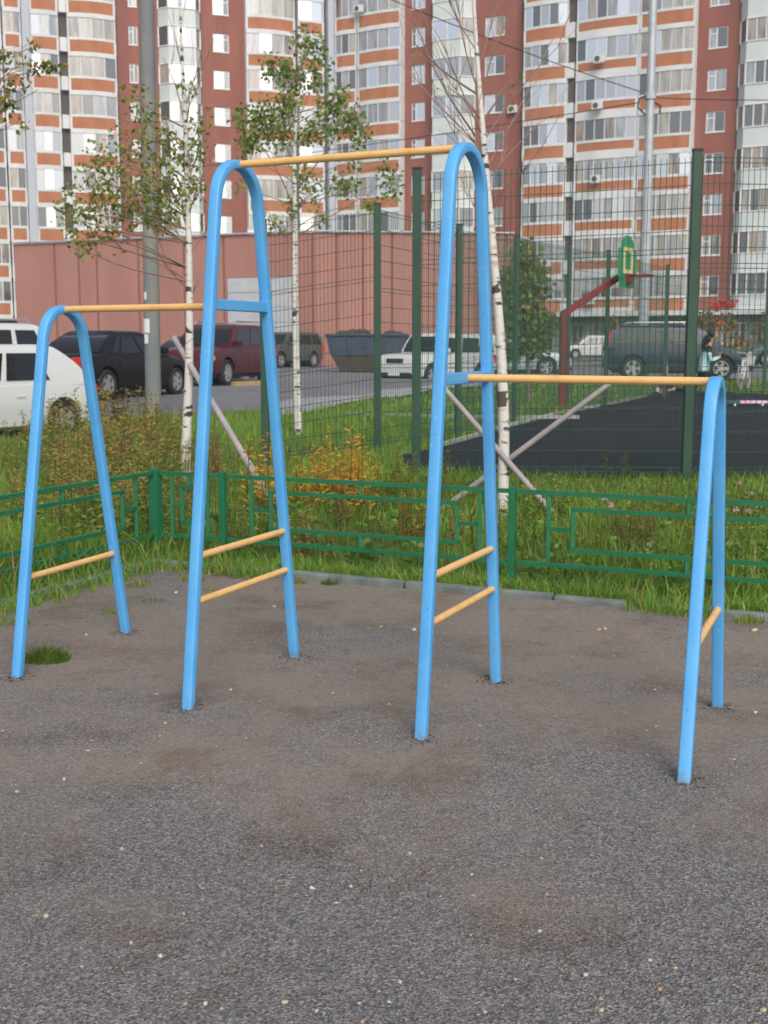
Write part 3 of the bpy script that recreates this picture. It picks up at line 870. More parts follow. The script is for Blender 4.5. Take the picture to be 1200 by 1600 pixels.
# ------------------------------------------------------------------ pull-up bar set
def rrect(w, h, r, n=3):
    pts = []
    for cx, cy, a0 in ((w / 2 - r, h / 2 - r, 0), (-w / 2 + r, h / 2 - r, 90), (-w / 2 + r, -h / 2 + r, 180), (w / 2 - r, -h / 2 + r, 270)):
        for k in range(n + 1):
            a = math.radians(a0 + 90 * k / n); pts.append((cx + r * math.cos(a), cy + r * math.sin(a)))
    return pts
frames_px = [((27, 1058), (197, 990), (100, 477)), ((294, 1107), (460, 1024), (374, 250)), ((658, 1157), (775, 1066), (715, 223)), ((1069, 1218), (1121, 1103), (1118, 588))]
c0 = G(500, 1085, 0)
pb = empty('pull_up_bars', (c0.x, c0.y, 0), label='blue and yellow set of three pull-up bars standing on gravel', cat='pull-up bars')
FRM = []
for fi, (f, b, ap) in enumerate(frames_px):
    A, B = G(*f, 0.0), G(*b, 0.0)
    Mid = (A + B) / 2; q = (B - A); hb = q.length / 2; q.normalize(); nrm = Vector((q.y, -q.x, 0))
    H = P(ap[0], ap[1], Mid.y).z - .02           # centre line of the tube at the crown
    r = (.165, .185, .185, .15)[fi]
    # straight legs tangent to the arch of radius r with centre at height H-r
    zc_ = H - r
    # leg from (-hb,0) tangent to circle centre (0,zc_) radius r
    dist = math.hypot(hb, zc_); al = math.asin(r / dist); be = math.atan2(zc_, hb)
    th = be + al                                  # slope angle of the leg
    # tangent point
    Lt = math.sqrt(dist * dist - r * r)
    tp = (-hb + Lt * math.cos(th), Lt * math.sin(th))
    pts = [(-hb - .06 * math.cos(th), -.06 * math.sin(th)), (-hb, 0.0)] + [(-hb + Lt * math.cos(th) * k / 4, Lt * math.sin(th) * k / 4) for k in (1, 2, 3)]
    a0 = math.atan2(tp[1] - zc_, tp[0])
    for k in range(13):
        a = a0 + (math.pi - a0 - a0) * k / 12 if False else a0 - (2 * a0 - math.pi) * k / 12
        pts.append((r * math.cos(a), zc_ + r * math.sin(a)))
    pts += [(-x, z) for x, z in pts[:5]][::-1]
    prof = rrect(.047, .040, .006, 2)
    vs, fs = [], []
    n = len(prof)
    for i, (x, z) in enumerate(pts):
        x0, z0 = pts[max(i - 1, 0)]; x1, z1 = pts[min(i + 1, len(pts) - 1)]
        t = Vector((x1 - x0, z1 - z0)).normalized(); tn = Vector((-t.y, t.x))
        for (w, h) in prof:
            c = Mid + q * (x + tn.x * h) + nrm * w + Vector((0, 0, z + tn.y * h))
            vs.append(c - pb.location)
    for i in range(len(pts) - 1):
        for k in range(n):
            k2 = (k + 1) % n
            fs.append((i * n + k, i * n + k2, (i + 1) * n + k2, (i + 1) * n + k))
    fs += [tuple(range(n)), tuple((len(pts) - 1) * n + k for k in range(n))]
    mb = MB(); mb.add(vs, fs); mb.build('arched_frame', M['blue'], pb, smooth=50)
    def onleg(sgn, z, hb=hb, th=th, Mid=Mid, q=q):
        return Mid + q * (sgn * (hb - z / math.tan(th))) + Vector((0, 0, z))
    FRM.append(dict(Mid=Mid, q=q, n=nrm, H=H, leg=onleg, A=A, B=B))
def on(p): return p - pb.location
def zat(fr, sgn, v):
    """height on a leg that shows at picture row v"""
    lo_, hi_ = 0.0, 2.4
    for _ in range(40):
        m = (lo_ + hi_) / 2; p = fr['leg'](sgn, m)
        d = p - Vector((0, 0, EYE)); x = d.y * math.cos(PITCH) - d.z * math.sin(PITCH); y = d.y * math.sin(PITCH) + d.z * math.cos(PITCH)
        vv = 800 - FPX * y / x
        if vv > v: lo_ = m
        else: hi_ = m
    return lo_
for fi, v1, v2 in ((0, 893, 873), (1, 863, 835), (1, 934, 896), (2, 897, 861), (2, 972, 924), (3, 1012, 953)):
    fr = FRM[fi]; z = (zat(fr, -1, v1) + zat(fr, 1, v2)) / 2
    p, q = fr['leg'](-1, z), fr['leg'](1, z)
    d = (q - p).normalized()
    MB().tube([on(p + d * .012), on(p + d * .1), on((p + q) / 2), on(q - d * .1), on(q - d * .012)], .0155, 12).build('rung', M['yellow'], pb, smooth=50)
beams = []
for fi, v1, v2 in ((1, 476, 480), (2, 593, 588)):
    fr = FRM[fi]; z = (zat(fr, -1, v1) + zat(fr, 1, v2)) / 2
    p, q = fr['leg'](-1, z), fr['leg'](1, z); d = (q - p).normalized()
    MB().beam(on(p + d * .018), on(q - d * .018), .040, .048).build('cross_beam', M['blue'], pb, bevel=.006)
    beams.append((p + q) / 2)
tops = [f['Mid'] + Vector((0, 0, f['H'])) for f in FRM]
def bar(p, q, r=.0165):
    d = (q - p).normalized()
    MB().tube([on(p + d * .014), on(p + d * (q - p).length * .33), on(p + d * (q - p).length * .66), on(q - d * .014)], r, 14).build('pull_up_bar', M['yellow'], pb, smooth=50)
bar(tops[0] + Vector((0, 0, -.0)), Vector((beams[0].x, beams[0].y, beams[0].z)))
bar(tops[1], tops[2])
bar(beams[1], tops[3])

# ------------------------------------------------------------------ cars
def sec_loft(st, closed=True):
    """st: list of rings (equal length) -> verts, faces"""
    n = len(st[0]); vs = [p for r in st for p in r]; fs = []
    for i in range(len(st) - 1):
        for k in range(n):
            k2 = (k + 1) % n
            fs.append((i * n + k, i * n + k2, (i + 1) * n + k2, (i + 1) * n + k))
    fs.append(tuple(range(n))); fs.append(tuple((len(st) - 1) * n + k for k in range(n)))
    return vs, fs
WH = {}
def wheel_meshes(r):
    k = round(r, 3)
    if k in WH: return WH[k]
    w = .2
    t = MB().lathe([(r * .66, -w / 2 + .01), (r * .70, -w / 2), (r * .93, -w / 2), (r, -w / 2 + .03), (r, w / 2 - .03), (r * .93, w / 2), (r * .70, w / 2), (r * .66, w / 2 - .01), (r * .66, -w / 2 + .01)], 28).mesh('tyre', M['rubber'], 40)
    rm = MB()
    rm.lathe([(r * .67, -w / 2 + .012), (r * .60, -w / 2 + .012), (r * .58, -w / 2 + .05), (r * .58, w / 2 - .05), (r * .60, w / 2 - .012), (r * .67, w / 2 - .012)], 24)
    for i in range(5):
        a = 2 * math.pi * i / 5
        for s in (-1, 1):
            rm.beam((0, s * (w / 2 - .035), 0), (r * .62 * math.cos(a), s * (w / 2 - .03), r * .62 * math.sin(a)), .09 * r / .32, .035, up=(0, 1, 0))
    rm.lathe([(0, -w / 2 + .012), (.06, -w / 2 + .014), (.06, w / 2 - .014), (0, w / 2 - .012)], 12)
    back = MB().lathe([(0, -.05), (r * .57, -.05), (r * .57, .05), (0, .05)], 20)
    WH[k] = (t, rm.mesh('rim', M['rim'], 30), back.mesh('brake_disc', M['black_plastic']))
    return WH[k]
CARPAINT = {}
def paint(name, c, metal=.0):
    m = mat(name, c, .33, metal=metal, coat=.15, spec=.35); return m
SPEC = {
 # fractions of length measured from the rear; deck: height of the lower body's top line
 'hatch': dict(L=4.25, W=1.72, H=1.53, clear=.2, wr=.31, ax=(.175, .80), deck=[(0, .78), (.01, .86), (.05, .92), (.3, .93), (.70, .90), (.74, .93), (.82, .90), (.92, .78), (.985, .62), (1, .52)], cab=(.03, .17, .57, .755), belt=.90, roofw=.70,
               win=[(.27, .56), (.60, .93)]),
 'sedan': dict(L=4.5, W=1.74, H=1.45, clear=.19, wr=.315, ax=(.20, .80), deck=[(0, .78), (.01, .90), (.04, .94), (.17, .95), (.3, .92), (.70, .90), (.74, .91), (.85, .84), (.95, .72), (.99, .60), (1, .52)], cab=(.165, .33, .56, .745), belt=.90, roofw=.70,
               win=[(.12, .22), (.25, .56), (.60, .92)]),
 'suv': dict(L=4.5, W=1.80, H=1.70, clear=.28, wr=.36, ax=(.20, .79), deck=[(0, .80), (.008, 1.0), (.03, 1.05), (.3, 1.05), (.70, 1.04), (.74, 1.07), (.86, 1.02), (.95, .95), (.99, .80), (1, .62)], cab=(.01, .06, .59, .74), belt=1.03, roofw=.76,
             win=[(.05, .26), (.30, .60), (.635, .93)]),
 'soft': dict(L=4.45, W=1.79, H=1.68, clear=.26, wr=.355, ax=(.19, .785), deck=[(0, .72), (.008, .95), (.03, 1.02), (.3, 1.02), (.76, 1.0), (.79, 1.02), (.87, .97), (.94, .88), (.98, .74), (1, .56)], cab=(.012, .10, .60, .80), belt=1.0, roofw=.72,
             win=[(.07, .24), (.28, .55), (.585, .90)]),
 'boxy': dict(L=4.7, W=1.85, H=1.85, clear=.33, wr=.39, ax=(.21, .80), deck=[(0, .85), (.006, 1.10), (.03, 1.12), (.3, 1.12), (.70, 1.11), (.735, 1.15), (.90, 1.13), (.975, 1.08), (.995, .98), (1, .70)], cab=(.008, .03, .62, .72), belt=1.10, roofw=.82,
              win=[(.04, .27), (.31, .62), (.655, .95)]),
}
def car(name, label, loc, heading, kind, pm, scale=1.0, rack=False, cat='car', front='std', lower=None, tall_tail=False, group='cars parked round the garage'):
    S = SPEC[kind]; L, W, H = S['L'], S['W'], S['H']
    root = empty(name, loc, heading, label=label, cat=cat, group=group)
    root.scale = (scale,) * 3
    X = lambda f: (f - .5) * L
    # lower body
    deck = S['deck']; fx = sorted(set([d[0] for d in deck] + [0, .004, .012, .03, .06, .1, .15, .25, .35, .45, .55, .65, .78, .88, .94, .97, .985, .995, 1]))
    rings = []
    for f in fx:
        zt_ = float(np.interp(f, [d[0] for d in deck], [d[1] for d in deck]))
        e = abs(2 * f - 1)
        hw = W / 2 * (1 - .05 * e ** 3 - .12 * max(0, (e - .9) / .1) ** 2)
        zb = S['clear'] + .10 * max(0, (e - .85) / .15) ** 2
        zm = zb + (zt_ - zb) * .55
        half = [(hw * .86, zb), (hw * .97, zb + .06), (hw, zm - .05), (hw, zm), (hw * .985, zm + (zt_ - zm) * .45), (hw * .945, zt_ - .035), (hw * .86, zt_), (hw * .45, zt_ + .018)]
        rings.append([(X(f), y, z) for y, z in half] + [(X(f), -y, z) for y, z in half[::-1]])
    vs, fs = sec_loft(rings)
    mb = MB(); mb.add(vs, fs); body = mb.build('body', pm, root, smooth=38)
    cut = MB()
    for ax in S['ax']:
        for k in (-1, 1):
            o = len(cut.v); r = S['wr'] * 1.16; n = 22; y0, y1 = k * W * .28, k * W * .60
            vv = [(X(ax) + r * math.cos(2 * math.pi * i / n), y0, S['wr'] + .02 + r * math.sin(2 * math.pi * i / n)) for i in range(n)] + [(X(ax) + r * math.cos(2 * math.pi * i / n), y1, S['wr'] + .02 + r * math.sin(2 * math.pi * i / n)) for i in range(n)]
            cut.add(vv, [tuple(range(n)), tuple(range(n, 2 * n))] + [(i, (i + 1) % n, n + (i + 1) % n, n + i) for i in range(n)])
    co = cut.build('cutter', M['black_plastic'])
    md = body.modifiers.new('arch', 'BOOLEAN'); md.operation = 'DIFFERENCE'; md.object = co; md.solver = 'EXACT'
    co.matrix_world = Matrix.Translation(loc) @ Matrix.Rotation(heading, 4, 'Z') @ Matrix.Scale(scale, 4)
    bpy.context.view_layer.update()
    dg = bpy.context.evaluated_depsgraph_get()
    me = bpy.data.meshes.new_from_object(body.evaluated_get(dg))
    body.modifiers.clear(); old = body.data; body.data = me; me.name = 'body'
    bpy.data.objects.remove(co)
    # underside
    MB().box((X(.06), -W * .42, S['clear'] - .06), (X(.94), W * .42, S['clear'] + .12)).build('underbody', M['black_plastic'], root)
    # cabin
    CV = {'boxy': .03, 'suv': .07}.get(kind, .12)
    rb, rt, ft, fb = S['cab']; zb = S['belt'] - .02; zr = H
    wb, wr_ = W / 2 * .93, W / 2 * S['roofw']
    def side(uu, vv, s):
        lo_ = Vector((X(rb + (fb - rb) * uu), s * wb, zb)); hi_ = Vector((X(rt + (ft - rt) * uu), s * wr_, zr - .05))
        p = lo_.lerp(hi_, vv); cv = CV * math.sin(math.pi * min(1, max(0, vv)))
        p.x += cv * (max(0, uu - .5) * 2) ** 3 - cv * (max(0, .5 - uu) * 2) ** 3
        return p
    rings = []
    for vv, dz in ((0, 0), (.2, 0), (.4, 0), (.6, 0), (.8, 0), (.90, 0)):
        pr = [side(uu, vv, 1) for uu in (0, .02, .25, .5, .75, .98, 1)]; 
        bul = .03 * math.sin(math.pi * vv)
        a = [(p.x, p.y + bul * .6, p.z) for p in pr]; rings.append(a + [(p.x, -p.y - bul * .6, p.z) for p in pr[::-1]])
    a = [side(uu, .97, 1) for uu in (.02, .03, .25, .5, .75, .97, .98)]; rings.append([(p.x, p.y - .01, p.z + .02) for p in a] + [(p.x, -p.y + .01, p.z + .02) for p in a[::-1]])
    a = [side(uu, 1.0, 1) for uu in (.06, .08, .27, .5, .73, .92, .94)]; rings.append([(p.x, p.y * .86, zr - .012) for p in a] + [(p.x, -p.y * .86, zr - .012) for p in a[::-1]])
    a = [side(uu, 1.0, 1) for uu in (.12, .16, .3, .5, .7, .84, .88)]; rings.append([(p.x, p.y * .5, zr) for p in a] + [(p.x, -p.y * .5, zr) for p in a[::-1]])
    vs, fs = sec_loft(rings)
    mb = MB(); mb.add(vs, fs); mb.build('cabin', pm, root, smooth=45)
    # glass
    for s in (-1, 1):
        for (a, b) in S['win']:
            q = [side(a, .14, s), side(b, .14, s), side(b - (.03 if b > .9 else 0), .84, s), side(a + (.03 if a < .1 else 0), .84, s)]
            nrm = (q[1] - q[0]).cross(q[3] - q[0]).normalized(); nrm = nrm if nrm.y * s > 0 else -nrm
            q = [p + nrm * .012 for p in q]
            MB().slab(q, .014, nrm).build('side_window', M['car_glass'], root)
    for nm, xb, xt, sg in (('windscreen', fb, ft, 1), ('rear_window', rb, rt, -1)):
        rows = []
        for k in range(6):
            vv = (.16 if sg > 0 else .2) + (.74 if sg > 0 else .66) * k / 5
            c = side(1 if sg > 0 else 0, vv, 1); yb = c.y + .018 * math.sin(math.pi * vv) - .075
            rows.append((c.x + sg * .012, yb, c.z + .006))
        gm = MB()
        vs = [p for (x, y, z) in rows for p in ((x, -y, z), (x, y, z))] + [p for (x, y, z) in rows for p in ((x - sg * .03, -y, z), (x - sg * .03, y, z))]
        nr = len(rows)
        fs = [(2 * k, 2 * k + 1, 2 * k + 3, 2 * k + 2) for k in range(nr - 1)] + [(2 * nr + 2 * k + 2, 2 * nr + 2 * k + 3, 2 * nr + 2 * k + 1, 2 * nr + 2 * k) for k in range(nr - 1)]
        fs += [(2 * k, 2 * k + 2, 2 * nr + 2 * k + 2, 2 * nr + 2 * k) for k in range(nr - 1)] + [(2 * k + 1, 2 * k + 3, 2 * nr + 2 * k + 3, 2 * nr + 2 * k + 1) for k in range(nr - 1)]
        fs += [(0, 1, 2 * nr + 1, 2 * nr), (2 * nr - 2, 2 * nr - 1, 4 * nr - 1, 4 * nr - 2)]
        gm.add(vs, fs); gm.build(nm, M['car_glass'], root, smooth=50)
    # lamps, bumper, grille, plate, handles, mirrors
    zl = float(np.interp(.965, [d[0] for d in deck], [d[1] for d in deck])) - .12
    for s in (-1, 1):
        MB().box((X(.935), s * W * .36 - .17, zl - .09), (X(.988), s * W * .36 + .17, zl + .075)).build('headlight', M['head'], root, bevel=.03)
        MB().box((X(.955), s * W * .465 - .03, zl - .08), (X(.975), s * W * .465 + .035, zl + .05)).build('indicator', M['amber'], root, bevel=.012)
        zt_ = S['belt'] - .12
        if tall_tail:
            MB().tube([(X(.005), s * W * .445, zt_ - .1), (X(.012), s * W * .44, zt_ + .15), (X(.03), s * W * .385, zt_ + .55)], [.07, .065, .05], 8).build('taillight', M['tail'], root)
        else:
            MB().box((X(-.004), s * W * .40 - .11, zt_ - .13), (X(.045), s * W * .40 + .125, zt_ + .10)).build('taillight', M['tail'], root, bevel=.03)
        mp = side(.90, .16, s) + Vector((0, s * .11, .06))
        MB().box((mp.x - .09, mp.y - .09, mp.z - .07), (mp.x + .07, mp.y + .09, mp.z + .07)).build('mirror', lower or pm, root, bevel=.03)
        for f in (.36, .55):
            MB().box((X(f), s * W * .492 - .012, S['belt'] - .20), (X(f) + .17, s * W * .492 + .018, S['belt'] - .165)).build('door_handle', lower or pm, root, bevel=.008)
        for f in (.30, .50, .70):
            MB().box((X(f) - .006, s * W * .4985 - .004, S['clear'] + .16), (X(f) + .006, s * W * .4985 + .004, S['belt'] - .1)).build('door_seam', M['black_plastic'], root)
    gz = zl - .06
    MB().box((X(.985), -W * .2, gz - .08), (X(1.0) + .004, W * .2, gz + .08)).build('grille', M['black_plastic'], root, bevel=.015)
    MB().box((X(.95), -W * .40, S['clear'] + .02), (X(1.0) + .02, W * .40, S['clear'] + .19)).build('front_bumper', lower or M['black_plastic'], root, bevel=.04)
    MB().box((X(0) - .03, -W * .42, S['clear'] + .10), (X(.05), W * .42, S['clear'] + .30)).build('rear_bumper', lower or pm, root, bevel=.04)
    MB().box((X(1.0) + .022, -.26, S['clear'] + .08), (X(1.0) + .03, .26, S['clear'] + .19)).build('number_plate', M['plate'], root)
    MB().box((X(0) - .016, -.26, S['belt'] - .22), (X(0.012) - .006, .26, S['belt'] - .11)).build('number_plate', M['plate'], root)
    if lower:
        for s in (-1, 1):
            MB().box((X(.27), s * W * .497 - .02, S['clear'] - .02), (X(.72), s * W * .497 + .012, S['clear'] + .20)).build('side_cladding', lower, root, bevel=.02)
    if rack:
        for s in (-1, 1):
            MB().tube([(X(rt + .04), s * wr_ * .9, zr - .02), (X(rt + .05), s * wr_ * .9, zr + .07), (X(ft - .05), s * wr_ * .9, zr + .07), (X(ft - .03), s * wr_ * .9, zr - .02)], .022, 8).build('roof_rail', M['rim'], root)
    t, rm, bk = wheel_meshes(S['wr'])
    for ax in S['ax']:
        for s in (-1, 1):
            w = put('wheel', t, root, (X(ax), s * (W / 2 - .115), S['wr'] - .005)); put('rim', rm, w); put('brake_disc', bk, w)
    return root

PT = dict(white=paint('white_car_paint', (.64, .66, .66)), black=mat('black_car_paint', (.008, .007, .009), .35, spec=.3), red=paint('dark_red_car_paint', (.075, .009, .014)),
          grey=paint('grey_green_car_paint', (.075, .085, .08)), silver=paint('silver_car_paint', (.50, .53, .60), .3), navy=paint('blue_grey_car_paint', (.022, .032, .062), .0),
          teal=paint('teal_car_paint', (.02, .07, .075)))
def place(u_ax, v_ground, Y, heading, kind, ax_i, side_s):
    """root location so that the given wheel stands at picture column u_ax, depth Y"""
    S = SPEC[kind]; p = P(u_ax, v_ground, Y)
    lx = (S['ax'][ax_i] - .5) * S['L']; ly = side_s * S['W'] / 2
    c, s = math.cos(heading), math.sin(heading)
    x, y = p.x - (lx * c - ly * s), p.y - (lx * s + ly * c)
    return Vector((x, y, p.z))
h = math.radians(180 + 56)
car('parked_hatchback', 'white hatchback cut off by the left edge of the picture', place(104, 686, 19.3, h, 'hatch', 0, 1), h, 'hatch', PT['white'])
h = math.radians(180 + 52)
p = G(-20, 645); car('parked_estate', 'white estate car with roof rails behind the white hatchback', place(35, 632, 25.0, h, 'suv', 0, 1), h, 'suv', PT['white'], rack=True)
h = math.radians(68)
car('parked_saloon', 'black saloon with red rear lamps left of the concrete pole', place(172, 624, 25.0, h, 'sedan', 0, -1), h, 'sedan', PT['black'])
h = math.radians(180 + 50)
car('parked_hatchback', 'dark hatchback between the concrete pole and the dark red car', place(283, 604, 36, h, 'hatch', 1, 1), h, 'hatch', PT['black'])
h = math.radians(180 + 52)
car('parked_suv', 'dark red off-roader with amber indicator behind the tall left frame', place(358, 603, 32.5, math.radians(252), 'suv', 1, 1), math.radians(252), 'suv', PT['red'], rack=True)
h = math.radians(180 + 52)
car('parked_crossover', 'grey green crossover parked beside the garage door', place(440, 575, 53, math.radians(238), 'suv', 1, 1), math.radians(238), 'suv', PT['grey'], scale=.95)
h = math.radians(180 + 55)
car('parked_suv', 'boxy white off-roader with black grille behind the mesh fence', place(676, 606, 37.5, math.radians(229), 'boxy', 1, 1), math.radians(229), 'boxy', PT['white'], scale=.93)
h = math.radians(0)
car('parked_saloon', 'silver car behind the right white birch trunk', place(850, 588, 43.5, h, 'sedan', 1, -1), h, 'sedan', PT['silver'], scale=1.06)
h = math.radians(186)
car('parked_hatchback', 'small white car far off between the red hoop post and dark SUV', place(899, 561, 78, h, 'hatch', 1, 1), h, 'hatch', PT['white'])
h = math.radians(-8)
car('parked_suv', 'dark blue grey SUV with tall red rear lamp beyond the court', place(1128, 594, 35.6, h, 'soft', 1, -1), h, 'soft', PT['navy'], scale=.98, rack=True, lower=M['black_plastic'], tall_tail=True)
h = math.radians(184)
car('parked_hatchback', 'dark teal car at the right edge behind the bicycle', place(1198, 572, 52, h, 'hatch', 1, 1), h, 'hatch', PT['teal'])

# skip
sk_p = P(577, 583, 46.0)
sk = empty('waste_skip', (sk_p.x, sk_p.y, float(T(sk_p.x, sk_p.y)) + .03), math.radians(-6), label='dark blue waste skip with muddy base against the pink wall', cat='skip')
M['skip_blue'] = mat('skip_blue', (.035, .06, .11), .7, (.06, .07, .09), 3)
M['skip_mud'] = mat('skip_mud', (.085, .065, .045), .9, (.06, .05, .04), 4)
def skip_ring(z, lx, ly, inset=0): return [(-lx, -ly, z), (lx, -ly, z), (lx, ly, z), (-lx, ly, z)]
mb = MB(); mb.cur = 1; vs, fs = sec_loft([skip_ring(.06, 1.05, .75), skip_ring(.62, 1.35, .82)]); mb.add(vs, fs)
mb.cur = 0; vs, fs = sec_loft([skip_ring(.625, 1.38, .85), skip_ring(1.38, 1.55, .9), skip_ring(1.40, 1.48, .83), skip_ring(.8, 1.38, .78)]); mb.add(vs, fs)
mb.build('tub', [M['skip_blue'], M['skip_mud']], sk)
for x in (-1.35, -.7, 0, .7, 1.35):
    MB().beam((x * .94, -.86, .66), (x * 1.03, -.915, 1.36), .08, .06).build('rib', M['skip_blue'], sk)
MB().tube([(-1.57, -.92, 1.40), (1.57, -.92, 1.40)], .05, 8).build('rim_tube', M['skip_blue'], sk)
mb = MB()
for i in range(26): 
    x, y = random.uniform(-1.2, 1.2), random.uniform(-.6, .6); mb.ball((x, y, 1.25 + random.uniform(0, .28) * (1 - abs(x) / 1.4)), (random.uniform(.15, .3),) * 3, 6, 4)
mb.build('rubbish_heap', M['skip_mud'], sk)['kind'] = 'stuff'

# ------------------------------------------------------------------ poles and cables
def pole(u, vb, Y, H, r0, r1, m, label, name='lamp_pole'):
    p = P(u, vb, Y); z = float(T(p.x, p.y))
    o = empty(name, (p.x, p.y, z), label=label, cat='pole')
    MB().tube([(0, 0, -.2), (0, 0, H * .5), (0, 0, H)], [r0, (r0 + r1) / 2, r1], 14).build('shaft', m, o, smooth=50)
    return o
cp = pole(240, 650, 22.3, 11.0, .150, .135, M['concrete'], 'thick concrete pole with paper notices left of the birch', 'concrete_pole')
cp.rotation_euler = (0, math.radians(.55), 0)
for (du, v0, v1, w) in ((-9, 498, 520, .16), (-9, 522, 537, .10), (-9, 456, 468, .06)):
    z0, z1 = P(235, v1, 22.1).z - cp.location.z, P(235, v0, 22.1).z - cp.location.z
    # sheet wrapped a little round the shaft
    mb = MB(); a0 = math.radians(-125); n = 5; dA = w / .158
    vs = []
    for k in range(n + 1):
        a = a0 + dA * (k / n - .5)
        vs += [(.160 * math.cos(a), .160 * math.sin(a), z0), (.160 * math.cos(a), .160 * math.sin(a), z1)]
    mb.add(vs, [(2 * k, 2 * k + 2, 2 * k + 3, 2 * k + 1) for k in range(n)])
    mb.build('notice', M['paper'], cp)
mp_ = pole(1003, 592, 36.5, 14, .155, .11, M['galv'], 'grey metal lamp pole carrying overhead cables beyond the court', 'lamp_pole')
zk = P(1003, 150, 36.5).z - mp_.location.z
clamp = MB().lathe([(.15, -.1), (.17, -.1), (.17, .1), (.15, .1)], 12).build('cable_clamp', M['galv'], mp_)
clamp.rotation_euler = (math.pi / 2, 0, 0); clamp.location = (0, 0, zk)
mb = MB(); mb.tube([(-.13, -.05, zk), (-.35, -.1, zk - .1), (-.38, -.1, zk - .35), (-.15, -.08, zk - .55)], .03, 6); mb.tube([(.13, -.05, zk - .2), (.3, -.05, zk - .3), (.28, -.05, zk - .5)], .03, 6)
mb.build('cable_loop', M['cable'], mp_)
def cable(label, pts):
    mb = MB(); a, b = pts[0], pts[1]; sag = pts[2]; n = 24
    P_ = [a.lerp(b, i / n) - Vector((0, 0, sag * 4 * (i / n) * (1 - i / n))) for i in range(n + 1)]
    tag(mb.build('overhead_cable', M['cable']) if not mb.tube(P_, .014, 6) else mb.build('overhead_cable', M['cable'], None, smooth=60), label, 'cable', 'overhead cables')
A0 = P(1000, 143, 36.4)
cable('overhead cable rising from the metal pole to the upper left', (A0, P(440, -75, 30), .15))
cable('overhead cable running level from the metal pole to the right edge', (P(1008, 152, 36.4), P(1290, 155, 40), .05))
cable('lower overhead cable running from the metal pole towards the left', (P(1000, 160, 36.5), P(300, 262, 60), .1))

# ------------------------------------------------------------------ basketball hoop
bp_ = G(878, 645, zc)
hp = empty('basketball_hoop', (bp_.x, bp_.y, zc + .03), label='dark red basketball post with green backboard and yellow square', cat='basketball hoop')
ze = P(884, 490, bp_.y).z - hp.location.z
tipx = P(968, 432, bp_.y + .25); tip = Vector((tipx.x - bp_.x, .25, tipx.z - hp.location.z))
mb = MB(); mb.box((-.075, -.075, -.1), (.075, .075, ze + .05)); mb.build('post', M['red_paint'], hp, bevel=.01)
mb = MB(); mb.beam((0, 0, ze), tip, .11, .13); mb.build('arm', M['red_paint'], hp, bevel=.01)
bc = P(979, 412, bp_.y + .25); bdir = Vector((math.sin(math.radians(29)), math.cos(math.radians(29)), 0)); bn = Vector((bdir.y, -bdir.x, 0))
bcl = Vector((bc.x - bp_.x, .25, bc.z - hp.location.z))
out = [(-.50, -.47), (.50, -.47), (.52, -.30), (.62, -.28), (.62, .26), (.42, .30), (.36, .44), (.16, .54), (-.16, .54), (-.36, .44), (-.42, .30), (-.62, .26), (-.62, -.28), (-.52, -.30)]
MB().slab([bcl + bdir * x * .92 + Vector((0, 0, z)) for x, z in out], .03, bn).build('backboard', M['board_green'], hp)
bb_ = [c for c in bpy.data.objects if c.name == 'backboard'][0]
face = bcl + bn * .031
mb = MB()
for (x0, x1, z0, z1) in ((-.30, .30, .23, .31), (-.30, .30, -.20, -.12), (-.30, -.20, -.12, .23), (.20, .30, -.12, .23)):
    mb.slab([face + bdir * x0 + Vector((0, 0, z0)), face + bdir * x1 + Vector((0, 0, z0)), face + bdir * x1 + Vector((0, 0, z1)), face + bdir * x0 + Vector((0, 0, z1))], .006, bn)
mb.build('target_square', M['board_yellow'], bb_)
rc = bcl + bn * .33 + Vector((0, 0, -.24))
MB().tube([rc + Vector((.225 * math.cos(a), .225 * math.sin(a), 0)) for a in [2 * math.pi * i / 24 for i in range(25)]], .014, 6, False).build('rim', M['red_paint'], hp)
MB().slab([face + bdir * -.12 + Vector((0, 0, -.40)), face + bdir * .12 + Vector((0, 0, -.40)), face + bdir * .12 + Vector((0, 0, -.2)), face + bdir * -.12 + Vector((0, 0, -.2))], .08, bn).build('rim_mount', M['red_paint'], hp)

# ------------------------------------------------------------------ trees
def leafcards(centres, n_each, spread, size, cols, droop=.3):
    """small pointed leaves scattered through clumps; returns verts, quads, colours"""
    allp, alls, allc = [], [], []
    for (c, r, n) in centres:
        d = rng.normal(size=(n, 3)); d /= np.linalg.norm(d, axis=1)[:, None]
        rad = rng.random(n) ** .5
        p = np.array(c) + d * rad[:, None] * np.array(r)
        allp.append(p)
    p = np.concatenate(allp); n = len(p)
    t = rng.normal(size=(n, 3)); t[:, 2] -= droop * 2; t /= np.linalg.norm(t, axis=1)[:, None]
    s = rng.normal(size=(n, 3)); s -= (s * t).sum(1)[:, None] * t; s /= np.linalg.norm(s, axis=1)[:, None]
    sz = size * (0.6 + .8 * rng.random(n))
    nn = np.cross(t, s)
    a = p; b = p + t * (sz * .4)[:, None] + s * (sz * .36)[:, None] + nn * (sz * .06)[:, None]
    c = p + t * sz[:, None]; d = p + t * (sz * .4)[:, None] - s * (sz * .36)[:, None] + nn * (sz * .06)[:, None]
    V = np.stack([a, b, c, d], 1).reshape(-1, 3)
    F = np.arange(4 * n).reshape(-1, 4)
    ci = rng.choice(len(cols), n, p=[w for _, w in cols]); base = np.array([c for c, _ in cols])[ci]
    base = base * (1.05 + .7 * rng.random((n, 1)))
    return V, F, np.repeat(base, 4, 0)
